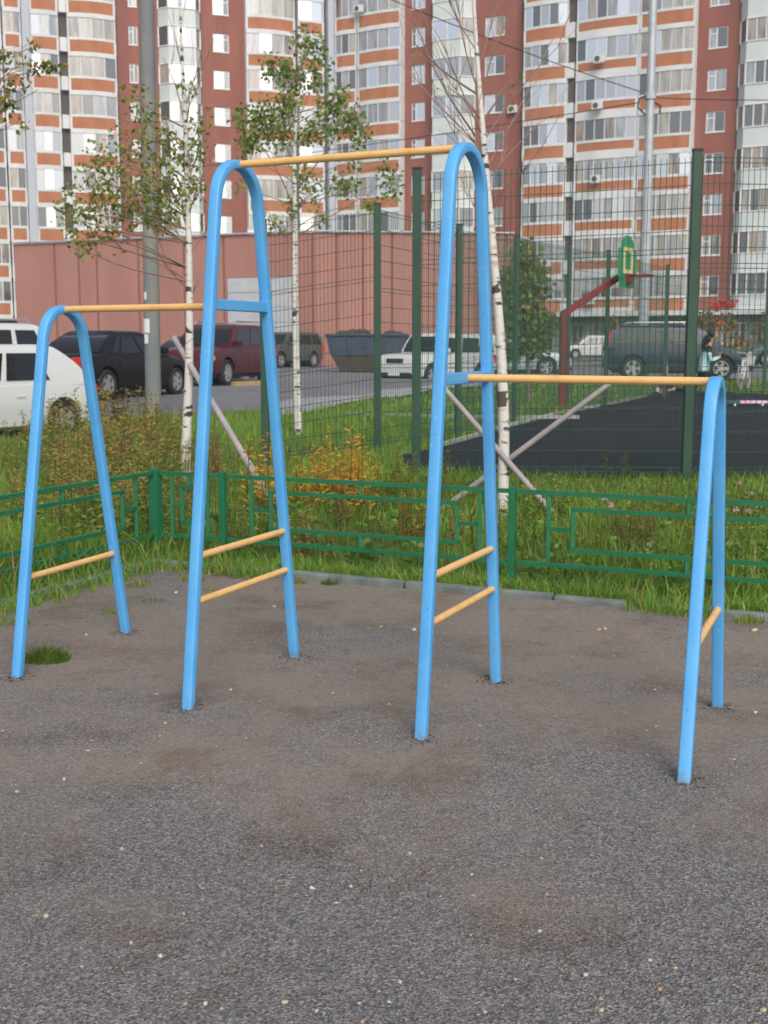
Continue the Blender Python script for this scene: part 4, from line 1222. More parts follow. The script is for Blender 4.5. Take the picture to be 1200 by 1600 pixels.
def branch(mb, p, q, r0, r1, bend=.1, n=5, segs=5):
    p, q = Vector(p), Vector(q); L = (q - p).length
    off = Vector((random.uniform(-1, 1), random.uniform(-1, 1), random.uniform(-.3, .6))) * L * bend
    pts = [p.lerp(q, i / segs) + off * math.sin(math.pi * i / segs) for i in range(segs + 1)]
    mb.tube(pts, [r0 + (r1 - r0) * i / segs for i in range(segs + 1)], n)
    return pts
def px_path(pts, Y): return [P(u, v, Y + dy) for (u, v, dy) in [(*p, 0) if len(p) == 2 else p for p in pts]]
def tree(name, label, Y, trunk_px, radii, limbs_px, clumps_px, leaf, cols, bark='birch', twigs=0, cat='tree', group=None, density=1.0):
    pts = px_path(trunk_px, Y); base = pts[0].copy(); base.z = float(T(base.x, base.y))
    o = empty(name, base, label=label, cat=cat, group=group)
    pts[0].z = base.z - .1
    # smooth the trunk
    fine = []; fr = []
    for i in range(len(pts) - 1):
        p0, p1, p2, p3 = pts[max(i - 1, 0)], pts[i], pts[i + 1], pts[min(i + 2, len(pts) - 1)]
        for k in range(5):
            t = k / 5
            fine.append(.5 * ((2 * p1) + (p2 - p0) * t + (2 * p0 - 5 * p1 + 4 * p2 - p3) * t * t + (3 * p1 - p0 - 3 * p2 + p3) * t ** 3))
            fr.append(radii[i] + (radii[i + 1] - radii[i]) * t)
    fine.append(pts[-1]); fr.append(radii[-1])
    MB().tube([p - base for p in fine], fr, 12).build('trunk', M[bark], o, smooth=60)
    lb = MB(); tips = []
    for (a, b, r0, dy) in limbs_px:
        p, q = P(*a, Y), P(*b, Y + dy)
        L = branch(lb, p - base, q - base, r0, r0 * .3, .06)
        tips.append(L)
    for c in clumps_px:
        u, v, ru, rv = c[:4]; dy = c[5] if len(c) > 5 else 0
        cp_ = P(u, v, Y + dy) - base
        # a twig from the trunk up into each clump
        near = min(fine, key=lambda q: abs((q - base).z - (cp_.z - .35)) + .2 * ((q - base) - cp_).length)
        L = branch(lb, near - base, cp_, .010, .003, .12, 4)
        for k in range(3):
            e = cp_ + Vector((random.uniform(-1, 1) * ru, random.uniform(-1, 1) * ru, random.uniform(-1, 1) * rv)) * (Y / FPX) * .8
            branch(lb, L[3], e, .004, .0015, .1, 3, 3)
    for L in list(tips):
        for k in range(twigs):
            i = random.randrange(1, len(L) - 1)
            e = L[i] + (L[-1] - L[0]).normalized() * random.uniform(.2, .6) + Vector((random.uniform(-.25, .25), random.uniform(-.25, .25), random.uniform(0, .3)))
            branch(lb, L[i], e, .004, .0015, .1, 3, 3)
    if lb.v: lb.build('branch', M['bark_twig'], o)
    cl = []
    for c in clumps_px:
        u, v, ru, rv, n = c[:5]; dy = c[5] if len(c) > 5 else 0
        k = Y / FPX; cp_ = P(u, v, Y + dy) - base
        cl.append(((cp_.x, cp_.y, cp_.z), (ru * k, max(ru, rv) * k * .9, rv * k), int(n * density)))
    if cl:
        V, F, C = leafcards(cl, 0, 0, leaf, cols)
        f = np_mesh('crown', V, F, C, M['leaf'], o); f['kind'] = 'stuff'
    return o
BIRCH = [((.14, .20, .045), .45), ((.20, .24, .065), .30), ((.27, .21, .05), .13), ((.34, .17, .05), .09), ((.06, .10, .03), .03)]
AUT = [((.075, .10, .025), .35), ((.13, .12, .03), .25), ((.24, .15, .03), .2), ((.28, .10, .04), .2)]
tree('birch_tree', 'slim birch beside the concrete pole with olive and rusty leaves', 12.3,
     [(289, 775), (291, 690), (295, 590), (296, 480), (295, 380), (292, 280), (289, 180), (284, 80), (280, -20), (277, -90)], [.060, .052, .044, .038, .032, .026, .021, .016, .011, .006],
     [((293, 450), (250, 400), .014, .2), ((295, 360), (205, 330), .012, -.3), ((294, 340), (225, 215), .010, .3), ((293, 300), (320, 215), .009, .2), ((290, 210), (255, 90), .008, .2), ((288, 170), (320, 60), .007, -.1),
      ((286, 120), (262, 20), .006, .1), ((293, 400), (345, 330), .006, .2), ((296, 475), (318, 430), .006, .1), ((290, 250), (180, 180), .006, .2), ((288, 190), (340, 90), .005, .2)],
     [(130, 335, 34, 28, 95), (165, 285, 45, 40, 150), (205, 325, 50, 40, 220, .2), (240, 290, 42, 50, 240, -.2), (255, 345, 30, 25, 110), (200, 235, 42, 45, 150, .3), (150, 250, 26, 32, 60), (230, 190, 32, 40, 80), (300, 235, 36, 42, 130), (265, 230, 30, 40, 110),
      (318, 190, 22, 28, 40), (210, 150, 26, 28, 40), (125, 385, 20, 22, 30), (110, 300, 18, 26, 25), (170, 360, 22, 18, 35), (285, 300, 30, 32, 90), (295, 140, 20, 30, 25), (190, 390, 12, 16, 10), (310, 290, 20, 24, 35), (100, 335, 22, 24, 40), (140, 375, 24, 26, 45), (112, 362, 16, 20, 22), (160, 320, 30, 26, 60)],
     .050, BIRCH, twigs=3, density=1.35)
tree('birch_tree', 'birch with dense green crown behind the tall left frame', 19.3,
     [(467, 682), (464, 610), (462, 520), (461, 430), (461, 340), (460, 250), (464, 160), (472, 90), (478, 40)], [.068, .062, .055, .048, .042, .034, .026, .016, .008],
     [((461, 330), (400, 215), .016, .3), ((461, 300), (540, 190), .016, -.3), ((462, 250), (425, 110), .012, .2), ((464, 190), (500, 90), .010, .2), ((461, 370), (600, 285), .012, .2), ((461, 400), (390, 300), .010, .2)],
     [(478, 62, 30, 24, 120), (495, 90, 28, 22, 110), (470, 120, 34, 26, 170), (425, 95, 26, 14, 60), (440, 115, 34, 22, 130), (500, 130, 20, 20, 60), (395, 190, 36, 30, 260), (425, 185, 34, 36, 260), (450, 160, 24, 30, 140), (390, 225, 26, 18, 110), (440, 215, 26, 22, 120),
      (478, 205, 20, 22, 100), (505, 205, 28, 26, 130), (540, 185, 32, 32, 190), (530, 150, 20, 24, 80), (560, 205, 22, 24, 90), (515, 165, 22, 22, 80), (610, 285, 22, 34, 90), (598, 262, 14, 16, 40), (548, 290, 14, 30, 50), (485, 300, 26, 28, 70), (525, 285, 22, 26, 60), (470, 270, 20, 20, 40),
      (430, 350, 18, 20, 40), (580, 320, 16, 18, 40), (555, 250, 16, 22, 45), (455, 320, 20, 26, 45), (380, 250, 14, 16, 30), (372, 290, 12, 18, 18), (505, 340, 14, 20, 25)],
     .072, [((.13, .20, .045), .5), ((.19, .24, .065), .32), ((.21, .20, .06), .14), ((.28, .18, .05), .04)], density=1.3)
o3 = tree('birch_tree', 'leaning white birch trunk held by two crossed grey stakes', 10.0,
     [(785, 812), (787, 730), (787, 650), (784, 570), (779, 490), (773, 420), (766, 340), (758, 250), (750, 150), (743, 50), (738, -40), (735, -110)], [.050, .047, .046, .042, .038, .035, .031, .027, .022, .017, .012, .007],
     [((757, 232), (648, 30), .011, .2), ((756, 215), (690, 60), .008, -.2), ((760, 265), (830, 130), .008, .3), ((752, 170), (800, 20), .008, .2), ((750, 150), (715, -10), .007, .1), ((766, 330), (832, 255), .007, -.2), ((758, 245), (668, 150), .007, .2),
      ((764, 300), (700, 190), .006, .2), ((747, 110), (775, -30), .006, .1), ((762, 280), (860, 180), .006, .4), ((754, 190), (690, 110), .006, .3), ((770, 380), (720, 290), .005, .2), ((756, 220), (905, 40), .006, .3), ((745, 80), (690, -30), .005, -.2), ((757, 235), (640, 110), .005, .3)],
     [(690, 130, 20, 24, 5), (660, 80, 20, 24, 4), (800, 120, 24, 30, 5)], .04, BIRCH, twigs=5)
zb1 = P(787, 635, 10).z - o3.location.z; zb2 = P(786, 612, 10).z - o3.location.z
pa, pb_ = P(786, 635, 10) - o3.location, P(785, 611, 10) - o3.location
MB().tube([pa, pb_], .0475, 12).build('bark_band', mat('dark_band', (.10, .07, .06), .9), o3, smooth=60)
tree('young_tree', 'small green and rust leaved tree with whitewashed stem beyond the court fence', 27.0,
     [(828, 628), (826, 590), (824, 540), (822, 480), (820, 420), (819, 385)], [.05, .045, .04, .03, .018, .008],
     [((824, 540), (800, 470), .02, .2), ((824, 530), (850, 470), .02, -.2), ((822, 480), (805, 410), .015, .1), ((822, 470), (840, 410), .015, .1)],
     [(820, 400, 26, 26, 130), (800, 440, 26, 34, 170), (838, 440, 26, 32, 170), (820, 480, 34, 30, 220), (795, 500, 24, 26, 130), (848, 505, 26, 26, 150), (820, 535, 36, 26, 220), (800, 550, 18, 16, 60), (846, 545, 18, 16, 60)],
     .13, [((.13, .19, .04), .5), ((.18, .20, .05), .28), ((.27, .20, .055), .14), ((.30, .13, .06), .08)], bark='bark_twig', density=2.2)
tree('birch_tree', 'yellowing birch branches reaching in at the upper left edge', 13.0,
     [(-150, 790), (-140, 600), (-130, 400), (-120, 200), (-112, 50), (-108, -60)], [.07, .06, .05, .04, .025, .01],
     [((-122, 230), (30, 100), .014, 0), ((-122, 260), (60, 140), .012, .3), ((-128, 320), (5, 180), .012, .2)],
     [(60, 102, 28, 12, 45), (85, 102, 18, 10, 30), (25, 130, 24, 18, 50), (8, 165, 20, 22, 60), (50, 75, 14, 18, 18), (12, 90, 20, 20, 30), (30, 190, 14, 14, 14), (-60, 130, 60, 60, 300), (-100, 60, 50, 50, 200), (-120, 180, 60, 60, 250)],
     .065, [((.12, .14, .025), .4), ((.24, .19, .03), .35), ((.08, .12, .025), .25)])
# shrubs and small trees in front of the right wing
shr = [(1100, 565, 62, [(1098, 515, 24, 30, 200), (1110, 495, 18, 16, 80), (1090, 540, 20, 20, 100)], AUT, 'dark shrub behind the dark SUV bonnet', 'shrub'),
       (1135, 565, 66, [(1122, 478, 10, 7, 40), (1138, 474, 12, 6, 55), (1128, 500, 12, 18, 40)], [((.50, .03, .03), .7), ((.30, .06, .03), .3)], 'small rowan with red top against the brick wall', 'tree'),
       (1150, 570, 58, [(1148, 540, 26, 24, 150), (1140, 510, 8, 24, 60), (1165, 545, 20, 18, 80)], [((.09, .11, .03), .5), ((.30, .20, .04), .3), ((.25, .08, .04), .2)], 'mixed green and yellow shrub left of the bicycle', 'shrub'),
       (1190, 570, 60, [(1190, 530, 22, 26, 160), (1205, 500, 16, 30, 100)], AUT, 'olive shrub at the right edge', 'shrub'),
       (968, 570, 60, [(968, 520, 10, 16, 60), (960, 505, 10, 10, 30)], AUT, 'thin small tree left of the metal pole', 'tree'),
       (1020, 575, 60, [(1020, 545, 20, 20, 100)], AUT, 'low shrub behind the metal pole', 'shrub')]
for (u, v, Y, cl, cols, lab, cat) in shr:
    tree('shrub' if cat == 'shrub' else 'small_tree', lab, Y, [(u, v), (u, v - 30), (u, v - 60)], [.06, .05, .02], [], cl, .22, cols, bark='bark_twig', cat=cat, group='planting in front of the right wing')

# stakes of the birches
def stake(a, b, Ya, Yb, label, r=.026):
    p, q = P(*a, Ya), P(*b, Yb)
    d = (q - p).normalized()
    mb = MB(); mb.tube([p - d * .1, p.lerp(q, .3), p.lerp(q, .7), q], [r * 1.1, r * 1.05, r, r * .95], 10)
    tag(mb.build('tree_stake', M['stake'], None, smooth=60), label, 'stake', 'grey stakes propping the birches')
stake((885, 826), (690, 602), 9.75, 10.15, 'grey stake leaning left across the right birch trunk', .024)
stake((688, 798), (952, 600), 10.3, 9.82, 'grey stake leaning right across the right birch trunk', .024)
stake((426, 788), (272, 528), 11.0, 12.55, 'grey stake leaning against the left birch', .032)
stake((1043, 592), (1040, 550), 33.0, 33.0, 'thin pale upright stake in front of the dark SUV', .03)

# ------------------------------------------------------------------ person, bag, board, bicycle
def skin_mesh(name, verts, edges, radii, mats, face_mat, levels=2, root=0):
    me = bpy.data.meshes.new(name); me.from_pydata([tuple(v) for v in verts], edges, [])
    o = bpy.data.objects.new(name, me); COL.objects.link(o)
    md = o.modifiers.new('skin', 'SKIN'); md.use_smooth_shade = True
    sv = me.skin_vertices[0].data
    for i, r in enumerate(radii):
        sv[i].radius = r if isinstance(r, tuple) else (r, r); sv[i].use_root = (i == root)
    sb = o.modifiers.new('sub', 'SUBSURF'); sb.levels = levels; sb.render_levels = levels
    bpy.context.view_layer.update()
    dg = bpy.context.evaluated_depsgraph_get()
    m2 = bpy.data.meshes.new_from_object(o.evaluated_get(dg)); m2.name = name
    bpy.data.objects.remove(o)
    m2.materials.clear()
    for m in mats: m2.materials.append(m)
    for p in m2.polygons: p.material_index = face_mat(p.center); p.use_smooth = True
    return m2
pp = G(1097, 619, zc + .03)
person = empty('person', pp, math.radians(-4), label='person in black trousers and pale cyan top stretching in a lunge', cat='person')
person.scale = (1.1,) * 3
bv = [(0, 0, .53),            # 0 pelvis
      (.02, 0, .72), (.05, 0, .95), (.07, 0, 1.12), (.12, 0, 1.24), (.17, 0, 1.34), (.20, 0, 1.44), (.205, 0, 1.51),   # spine, neck, head
      (0, -.10, .50), (.30, -.12, .50), (.27, -.12, .12), (.38, -.12, .04),    # front leg
      (-.02, .10, .50), (-.20, .12, .14), (-.66, .13, .16), (-.80, .13, .12),        # rear leg
      (.07, -.17, 1.09), (.13, -.24, .84), (.33, -.17, .92), (.36, -.13, 1.0),             # near arm
      (.07, .17, 1.09), (.16, .23, .84), (.36, .15, .93), (.38, .12, 1.02)]
be = [(0, 1), (1, 2), (2, 3), (3, 4), (4, 5), (5, 6), (6, 7), (0, 8), (8, 9), (9, 10), (10, 11), (0, 12), (12, 13), (13, 14), (14, 15), (3, 16), (16, 17), (17, 18), (18, 19), (3, 20), (20, 21), (21, 22), (22, 23)]
br = [(.15, .14), (.17, .14), (.18, .13), (.15, .12), .055, .07, (.095, .08), .07, .09, .068, .045, .035, .09, .066, .045, .035, .06, .045, .037, .028, .06, .045, .037, .028]
def fm(c):
    if c.z > 1.17 and abs(c.y) < .11: return 0
    if c.x > .33 and c.z > .94: return 0
    if c.z < .60 and not (c.x > .2 and c.z > .8): return 2 if not (c.x < -.62 and c.z < .3) else 0
    if c.z > 1.03 and c.x < .2: return 2
    return 1
bm_ = skin_mesh('body', bv, be, br, [M['skin'], M['cyan_cloth'], M['black_cloth']], fm)
put('body', bm_, person)
# fingers on both hands
for sy, hx in ((-.13, .36), (.12, .38)):
    mb = MB()
    for k in range(4):
        y = sy + (k - 1.5) * .018
        ln = (.07, .085, .08, .06)[k]
        mb.tube([(hx, y, 1.0), (hx + .02, y, 1.0 + ln * .55), (hx + .005, y, 1.0 + ln)], [.009, .008, .006], 6)
    mb.tube([(hx - .01, sy + .03 * (1 if sy < 0 else -1), .99), (hx - .03, sy + .05 * (1 if sy < 0 else -1), 1.03)], [.010, .007], 6)
    mb.build('fingers', M['skin'], person, smooth=60)
mb = MB(); mb.ball((.165, 0, 1.475), (.105, .105, .125), 14, 10); mb.ball((.10, 0, 1.36), (.075, .095, .12), 12, 8); mb.tube([(.08, 0, 1.42), (.0, 0, 1.28), (-.03, 0, 1.12)], [.07, .06, .03], 10)
mb.build('hair', M['hair'], person, smooth=60)
mb = MB(); mb.ball((.24, 0, 1.445), (.075, .074, .10), 12, 8); mb.ball((.315, 0, 1.44), (.018, .014, .022), 8, 6)
mb.build('face', M['skin'], person, smooth=60)
mb = MB()
for y in (-.03, .03): mb.ball((.300, y, 1.462), (.010, .014, .008), 6, 4)
mb.build('eye', M['hair'], person)
MB().ball((.300, 0, 1.395), (.012, .026, .008), 8, 5).build('mouth', M['shoe_red'], person)
for (x, y, z, rx) in ((-.93, .13, .115, -.35), (.40, -.12, .055, 0)):
    mb = MB(); mb.ball((0, 0, 0), (.14, .05, .05), 12, 8); sh = mb.build('shoe', M['shoe_red'], person, smooth=60, loc=(x, y, z)); sh.rotation_euler = (0, -rx, 0)
    MB().box((-.15, -.048, -.055), (.15, .048, -.028)).build('sole', M['shoe_white'], sh, bevel=.012)
    MB().ball((-.11, 0, .0), (.05, .052, .05), 8, 6).build('heel_cap', M['shoe_white'], sh, smooth=60)
bp2 = G(1041, 616, zc + .03)
bag = empty('backpack', bp2, .4, label='black bag lying on the court edge behind the stretching person', cat='bag')
MB().box((-.19, -.11, 0), (.19, .11, .32)).build('bag_body', M['black_cloth'], bag, bevel=.07, smooth=60)
MB().box((-.13, -.155, .04), (.13, -.09, .18)).build('pocket', M['black_cloth'], bag, bevel=.03)
MB().tube([(-.06, 0, .31), (-.04, 0, .37), (.04, 0, .37), (.06, 0, .31)], .012, 6).build('handle', M['black_cloth'], bag)
pbp = G(1166, 634, zc + .03)
brd = empty('toy_board', pbp, math.radians(3), label='pink striped board with dark end lying on the court', cat='board')
prof = [(-.46, -.10), (-.36, -.13), (.40, -.13), (.50, -.08), (.50, .08), (.40, .13), (-.36, .13), (-.46, .10)]
MB().prism([p for p in prof if p[0] > -.3] + [(-.18, .13), (-.18, -.13)][0:2], .06, .11).build('deck', M['pinkboard'], brd)
MB().prism([(-.47, -.10), (-.37, -.13), (-.185, -.13), (-.185, .13), (-.37, .13), (-.47, .10)], .058, .112).build('dark_end', M['teal'], brd)
for i in range(4):
    x = -.10 + i * .15; MB().box((x, -.128, .111), (x + .05, .128, .114)).build('stripe', M['shoe_white'], brd)
for x in (-.3, .32):
    for y in (-.1, .1): MB().lathe([(0, -.02), (.03, -.02), (.03, .02), (0, .02)], 10).build('wheel', M['shoe_white'], brd, loc=(x, y, .031))

bk = Vector((P(1164, 543, 32.4).x, 32.4, float(T(9.9, 32.4)))); bike = empty('bicycle', bk, math.radians(62), label='silver grey bicycle with white basket standing beside the dark SUV', cat='bicycle')
def ring(c, r, t, n=24): return [(c[0] + r * math.cos(2 * math.pi * i / n), c[1], c[2] + r * math.sin(2 * math.pi * i / n)) for i in range(n + 1)]
for x in (-.5, .5):
    w = MB().tube(ring((0, 0, 0), .31, 0), .024, 8, False).build('wheel', M['stake'], bike, loc=(x, 0, .33))
    sp = MB()
    for i in range(12):
        a = 2 * math.pi * i / 12; sp.tube([(0, 0, 0), (.3 * math.cos(a), 0, .3 * math.sin(a))], .003, 4)
    sp.build('spokes', M['rim'], w)
mb = MB()
for a, b in (((-.5, 0, .33), (-.08, 0, .30)), ((-.5, 0, .33), (-.18, 0, .80)), ((-.08, 0, .30), (-.2, 0, .88)), ((-.08, 0, .30), (.36, 0, .80)), ((-.17, 0, .74), (.35, 0, .84)), ((.36, 0, .78), (.33, 0, .98)), ((.37, 0, .78), (.5, 0, .33))):
    mb.tube([a, b], .028, 8)
mb.build('frame', M['white_metal'], bike, smooth=60)
MB().tube([(.20, -.28, 1.02), (.32, -.12, 1.0), (.33, 0, .98), (.32, .12, 1.0), (.20, .28, 1.02)], .013, 8).build('handlebar', M['rim'], bike)
MB().ball((-.22, 0, .92), (.13, .08, .035), 10, 6).build('saddle', M['black_plastic'], bike, smooth=60)
mb = MB(); vs, fs = sec_loft([[(.40, -.14, .66), (.62, -.14, .66), (.62, .14, .66), (.40, .14, .66)], [(.37, -.18, .92), (.68, -.18, .92), (.68, .18, .92), (.37, .18, .92)], [(.385, -.165, .92), (.665, -.165, .92), (.665, .165, .92), (.385, .165, .92)], [(.41, -.13, .68), (.61, -.13, .68), (.61, .13, .68), (.41, .13, .68)]]); mb.add(vs, fs)
mb.build('basket', M['shoe_white'], bike)
mb = MB(); mb.tube([(-.5, .045, .33), (-.5, .05, .69), (-.2, .05, .62)], .012, 6); mb.tube([(-.08, -.05, .30), (-.05, -.05, .13)], .012, 6); mb.build('rack', M['rim'], bike)

# ------------------------------------------------------------------ grass and weeds
def scatter(n, x0, x1, y0, y1, margin=.09, dens=None):
    x = rng.uniform(x0, x1, n); y = rng.uniform(y0, y1, n)
    ok = ~in_play(x, y, margin)
    for h in HARD: ok &= ~inside(h, x, y)
    ok &= np.abs(x) < (y * .36 + 1.6)
    if dens is not None: ok &= rng.random(n) < dens(x, y)
    return x[ok], y[ok]
def patch(x, y, sc, seed):
    """smooth 0..1 patchiness"""
    r = np.random.default_rng(seed); v = np.zeros_like(x)
    for k in range(6):
        a = r.uniform(0, 6.28); f = sc * r.uniform(.6, 1.8); v += np.sin((x * math.cos(a) + y * math.sin(a)) * f + r.uniform(0, 6.28))
    return .5 + .5 * np.tanh(v / 1.8)
def blades(x, y, hmin, hmax, w, cols, lean=.45, z=None, hscale=None):
    n = len(x); z = T(x, y) - .01 if z is None else z
    h = hmin + (hmax - hmin) * rng.random(n) ** 1.6
    if hscale is not None: h = h * hscale
    a = rng.uniform(0, 2 * math.pi, n); ca, sa = np.cos(a), np.sin(a)
    l = h * lean * rng.random(n); la = rng.uniform(0, 2 * math.pi, n); lx, ly = l * np.cos(la), l * np.sin(la)
    ww = w * (.6 + .8 * rng.random(n))
    p = np.stack([x, y, z], 1)
    def pt(f, s): return p + np.stack([lx * f * f + ca * ww * s, ly * f * f + sa * ww * s, h * f * (1 - .12 * f)], 1)
    V = np.stack([pt(0, -.5), pt(0, .5), pt(.55, .42), pt(.55, -.42), pt(1, .04), pt(1, -.04)], 1).reshape(-1, 3)
    b = np.arange(n)[:, None] * 6
    F = np.concatenate([b + np.array([[0, 1, 2, 3]]), b + np.array([[3, 2, 4, 5]])], 0)
    C = np.repeat(cols, 6, 0)
    return V, F, C
def pick(cols, n):
    ci = rng.choice(len(cols), n, p=np.array([w for _, w in cols]) / sum(w for _, w in cols))
    return np.array([c for c, _ in cols])[ci] * (.7 + .6 * rng.random((n, 1)))
GR = [((.17, .35, .045), .45), ((.27, .44, .075), .33), ((.36, .40, .08), .15), ((.46, .38, .16), .07)]
parts = []
# grass hanging over the kerbs and creeping on to the pad
n = 9000
t_ = rng.random(n) * 5.5; sd_ = rng.random(n) < .62; o_ = rng.normal(.02, .07, n)
o_ = np.where(patch(t_ * 3, sd_ * 9.0, 1.0, 77) > .45, o_, -np.abs(o_) - .09)
x = np.where(sd_, KC.x + KR.x * t_ + KL.x * o_, KC.x + KL.x * t_ + KR.x * o_); y = np.where(sd_, KC.y + KR.y * t_ + KL.y * o_, KC.y + KL.y * t_ + KR.y * o_)
parts.append(blades(x, y, .03, .14, .007, pick(GR, n), lean=.9, z=np.zeros(n)))
x, y = scatter(95000, -5, 6, 5.5, 12.5)
pt_ = patch(x, y, 1.5, 3)
tone = patch(x, y, 2.2, 91)[:, None]
parts.append(blades(x, y, .05, .28, .009, pick(GR, len(x)) * (.62 + .5 * tone), lean=.85, hscale=(.45 + 1.0 * pt_) * np.where((y > 9.5) & (x > -.2), np.clip((13.2 - y) / 3.2, .6, 1), 1)))
x, y = scatter(70000, -9, 9, 12.5, 24)
parts.append(blades(x, y, .05, .24, .016, pick(GR, len(x)), hscale=.5 + .8 * patch(x, y, .8, 5)))
x, y = scatter(50000, -6, 22, 24, 60)
parts.append(blades(x, y, .05, .2, .04, pick(GR, len(x))))
off = 0; Vs, Fs, Cs = [], [], []
for V, F, C in parts: Vs.append(V); Fs.append(F + off); Cs.append(C); off += len(V)
g = np_mesh('grass', np.concatenate(Vs), np.concatenate(Fs), np.concatenate(Cs), M['grass']); tag(g, 'short rough grass growing behind the kerb and low fence', 'grass', kind='stuff')

def weed_arrays(x, y, h, stemcol, leafcols, nleaf, leafsize, z=None, flare=.22, topcol=None, lw=.15):
    """each weed a stem with a spire of side leaves"""
    n = len(x); z = T(x, y) if z is None else z
    V, F, C = [], [], []
    p = np.stack([x, y, z], 1)
    lx = rng.normal(0, .12, n) * h; ly = rng.normal(0, .12, n) * h
    def stem(f): return p + np.stack([lx * f * f, ly * f * f, h * f], 1)
    r = .004 + .002 * rng.random(n)
    a = rng.uniform(0, 6.28, n)
    q = np.stack([np.cos(a), np.sin(a), np.zeros(n)], 1) * r[:, None]; q2 = np.stack([-np.sin(a), np.cos(a), np.zeros(n)], 1) * r[:, None]
    V.append(np.stack([stem(0) - q, stem(0) + q, stem(1) + q * .4, stem(1) - q * .4], 1).reshape(-1, 3)); V.append(np.stack([stem(0) - q2, stem(0) + q2, stem(1) + q2 * .4, stem(1) - q2 * .4], 1).reshape(-1, 3))
    sc = np.array(stemcol)[None] * (.7 + .6 * rng.random((n, 1)))
    C += [np.repeat(sc, 4, 0)] * 2
    for k in range(nleaf):
        f = .15 + .85 * rng.random(n)
        b = stem(f)
        a = rng.uniform(0, 6.28, n); up = rng.uniform(-.1, 1.1, n)
        t = np.stack([np.cos(a), np.sin(a), up], 1); t /= np.linalg.norm(t, axis=1)[:, None]
        s = rng.normal(size=(n, 3)); s -= (s * t).sum(1)[:, None] * t; s /= np.linalg.norm(s, axis=1)[:, None]
        L = leafsize * (.5 + rng.random(n)) * (1.25 - .7 * f) * (h / .6)
        b = b + t * (rng.random(n) * flare * (1 - f * .8) * h)[:, None] * .6
        w = L * lw
        V.append(np.stack([b, b + t * (L * .45)[:, None] + s * w[:, None], b + t * L[:, None] - np.array([0, 0, .15]) * L[:, None], b + t * (L * .45)[:, None] - s * w[:, None]], 1).reshape(-1, 3))
        c = pick(leafcols, n)
        if topcol is not None:
            m = (f > .62) & (rng.random(n) < .75); c[m] = pick(topcol, int(m.sum()))
        C.append(np.repeat(c, 4, 0))
    V = np.concatenate(V); C = np.concatenate(C); F = np.arange(len(V)).reshape(-1, 4)
    return V, F, C
WG = [((.25, .36, .06), .5), ((.36, .36, .09), .25), ((.18, .34, .05), .25)]
WB = [((.40, .22, .09), .3), ((.52, .36, .12), .4), ((.34, .33, .09), .3)]
WY = [((.72, .44, .05), .5), ((.56, .40, .06), .3), ((.72, .35, .05), .2)]
# brown and green thicket behind the left run of fence
def dens_left(x, y):
    c = x / y                                  # fades out towards the left end and the birch
    return np.clip(1.0 - np.abs((c + .225) / .12) ** 2, .12, 1) * (.3 + .7 * patch(x, y, 1.6, 9))
x, y = scatter(2300, -6, -.9, 8.6, 15.5, .5, dens_left)
ok = ((x - FC.x) * fR.x + (y - FC.y) * fR.y > -9) & ~in_play(x, y, .50)
x, y = x[ok], y[ok]
h = (.32 + .62 * rng.random(len(x)) * (.5 + .7 * patch(x, y, 1.1, 21))) * np.clip(1.15 - np.abs((x / y + .235) / .16), .45, 1)
V, F, C = weed_arrays(x, y, h, (.16, .12, .06), WG, 74, .058, topcol=WB)
o = np_mesh('weed_thicket', V, F, C, M['grass']); tag(o, 'thicket of brown and green weeds behind the left fence run', 'weeds', kind='stuff')
# mixed weeds behind the right run
x, y = scatter(640, -1.2, 5.5, 7.2, 11.2, .5, lambda x, y: .2 + .8 * patch(x, y, 1.7, 31))
h = (.16 + .36 * rng.random(len(x))) * np.clip((12.6 - y) / 3.4, .4, 1)
V, F, C = weed_arrays(x, y, h, (.14, .12, .05), WG, 40, .075, topcol=[((.36, .30, .08), .5), ((.26, .31, .06), .4), ((.36, .2, .07), .1)])
o = np_mesh('meadow_weeds', V, F, C, M['grass']); tag(o, 'low leafy weeds mixed into the grass behind the right fence', 'weeds', kind='stuff')
# broad-leaved low herbs
x, y = scatter(1500, -3, 5.5, 7.0, 12, .35, lambda x, y: np.clip(patch(x, y, 1.2, 53) * 1.6 - .5, .05, 1))
h = (.08 + .15 * rng.random(len(x))) * np.clip((12.6 - y) / 3.2, .4, 1)
V, F, C = weed_arrays(x, y, h, (.12, .15, .04), [((.15, .30, .05), .5), ((.22, .38, .08), .35), ((.30, .36, .12), .15)], 16, .26, lw=.34, flare=.6)
o = np_mesh('broad_leaved_herbs', V, F, C, M['grass']); tag(o, 'broad leaved green herbs low in the grass behind the right fence', 'weeds', kind='stuff')
# taller single weeds
def weed(u, v, hpx, n, label, cols, w=.14, stem=(.16, .11, .05), nleaf=95, ls=.06):
    p = G(u, v); H = hpx * p.y / FPX
    x = p.x + rng.normal(0, w, n); y = p.y + rng.normal(0, w, n); hh = H * (.55 + .45 * rng.random(n))
    V, F, C = weed_arrays(x - p.x, y - p.y, hh, stem, cols, nleaf, ls, z=np.zeros(n), flare=.3)
    o = np_mesh('weed_plant', V, F, C, M['grass']); o.location = p
    return tag(o, label, 'weed', 'tall weeds behind the low fence')
weed(490, 800, 135, 20, 'golden yellow bushy weed left of the middle behind the fence', WY, .27)
weed(525, 790, 70, 6, 'smaller golden weed beside the golden bush', WY, .12)
weed(575, 820, 85, 7, 'rusty orange weed behind the fence under the long rail', [((.33, .16, .04), .6), ((.2, .13, .04), .4)], .16)
weed(628, 790, 95, 5, 'yellow green tall weed left of the mesh fence post', [((.28, .22, .04), .6), ((.16, .16, .04), .4)], .12)
weed(640, 850, 100, 6, 'orange brown weed left of the tall right frame', [((.30, .16, .04), .6), ((.2, .12, .04), .4)], .12)
weed(480, 870, 100, 6, 'reddish brown weed low behind the fence in the middle', WB, .12)
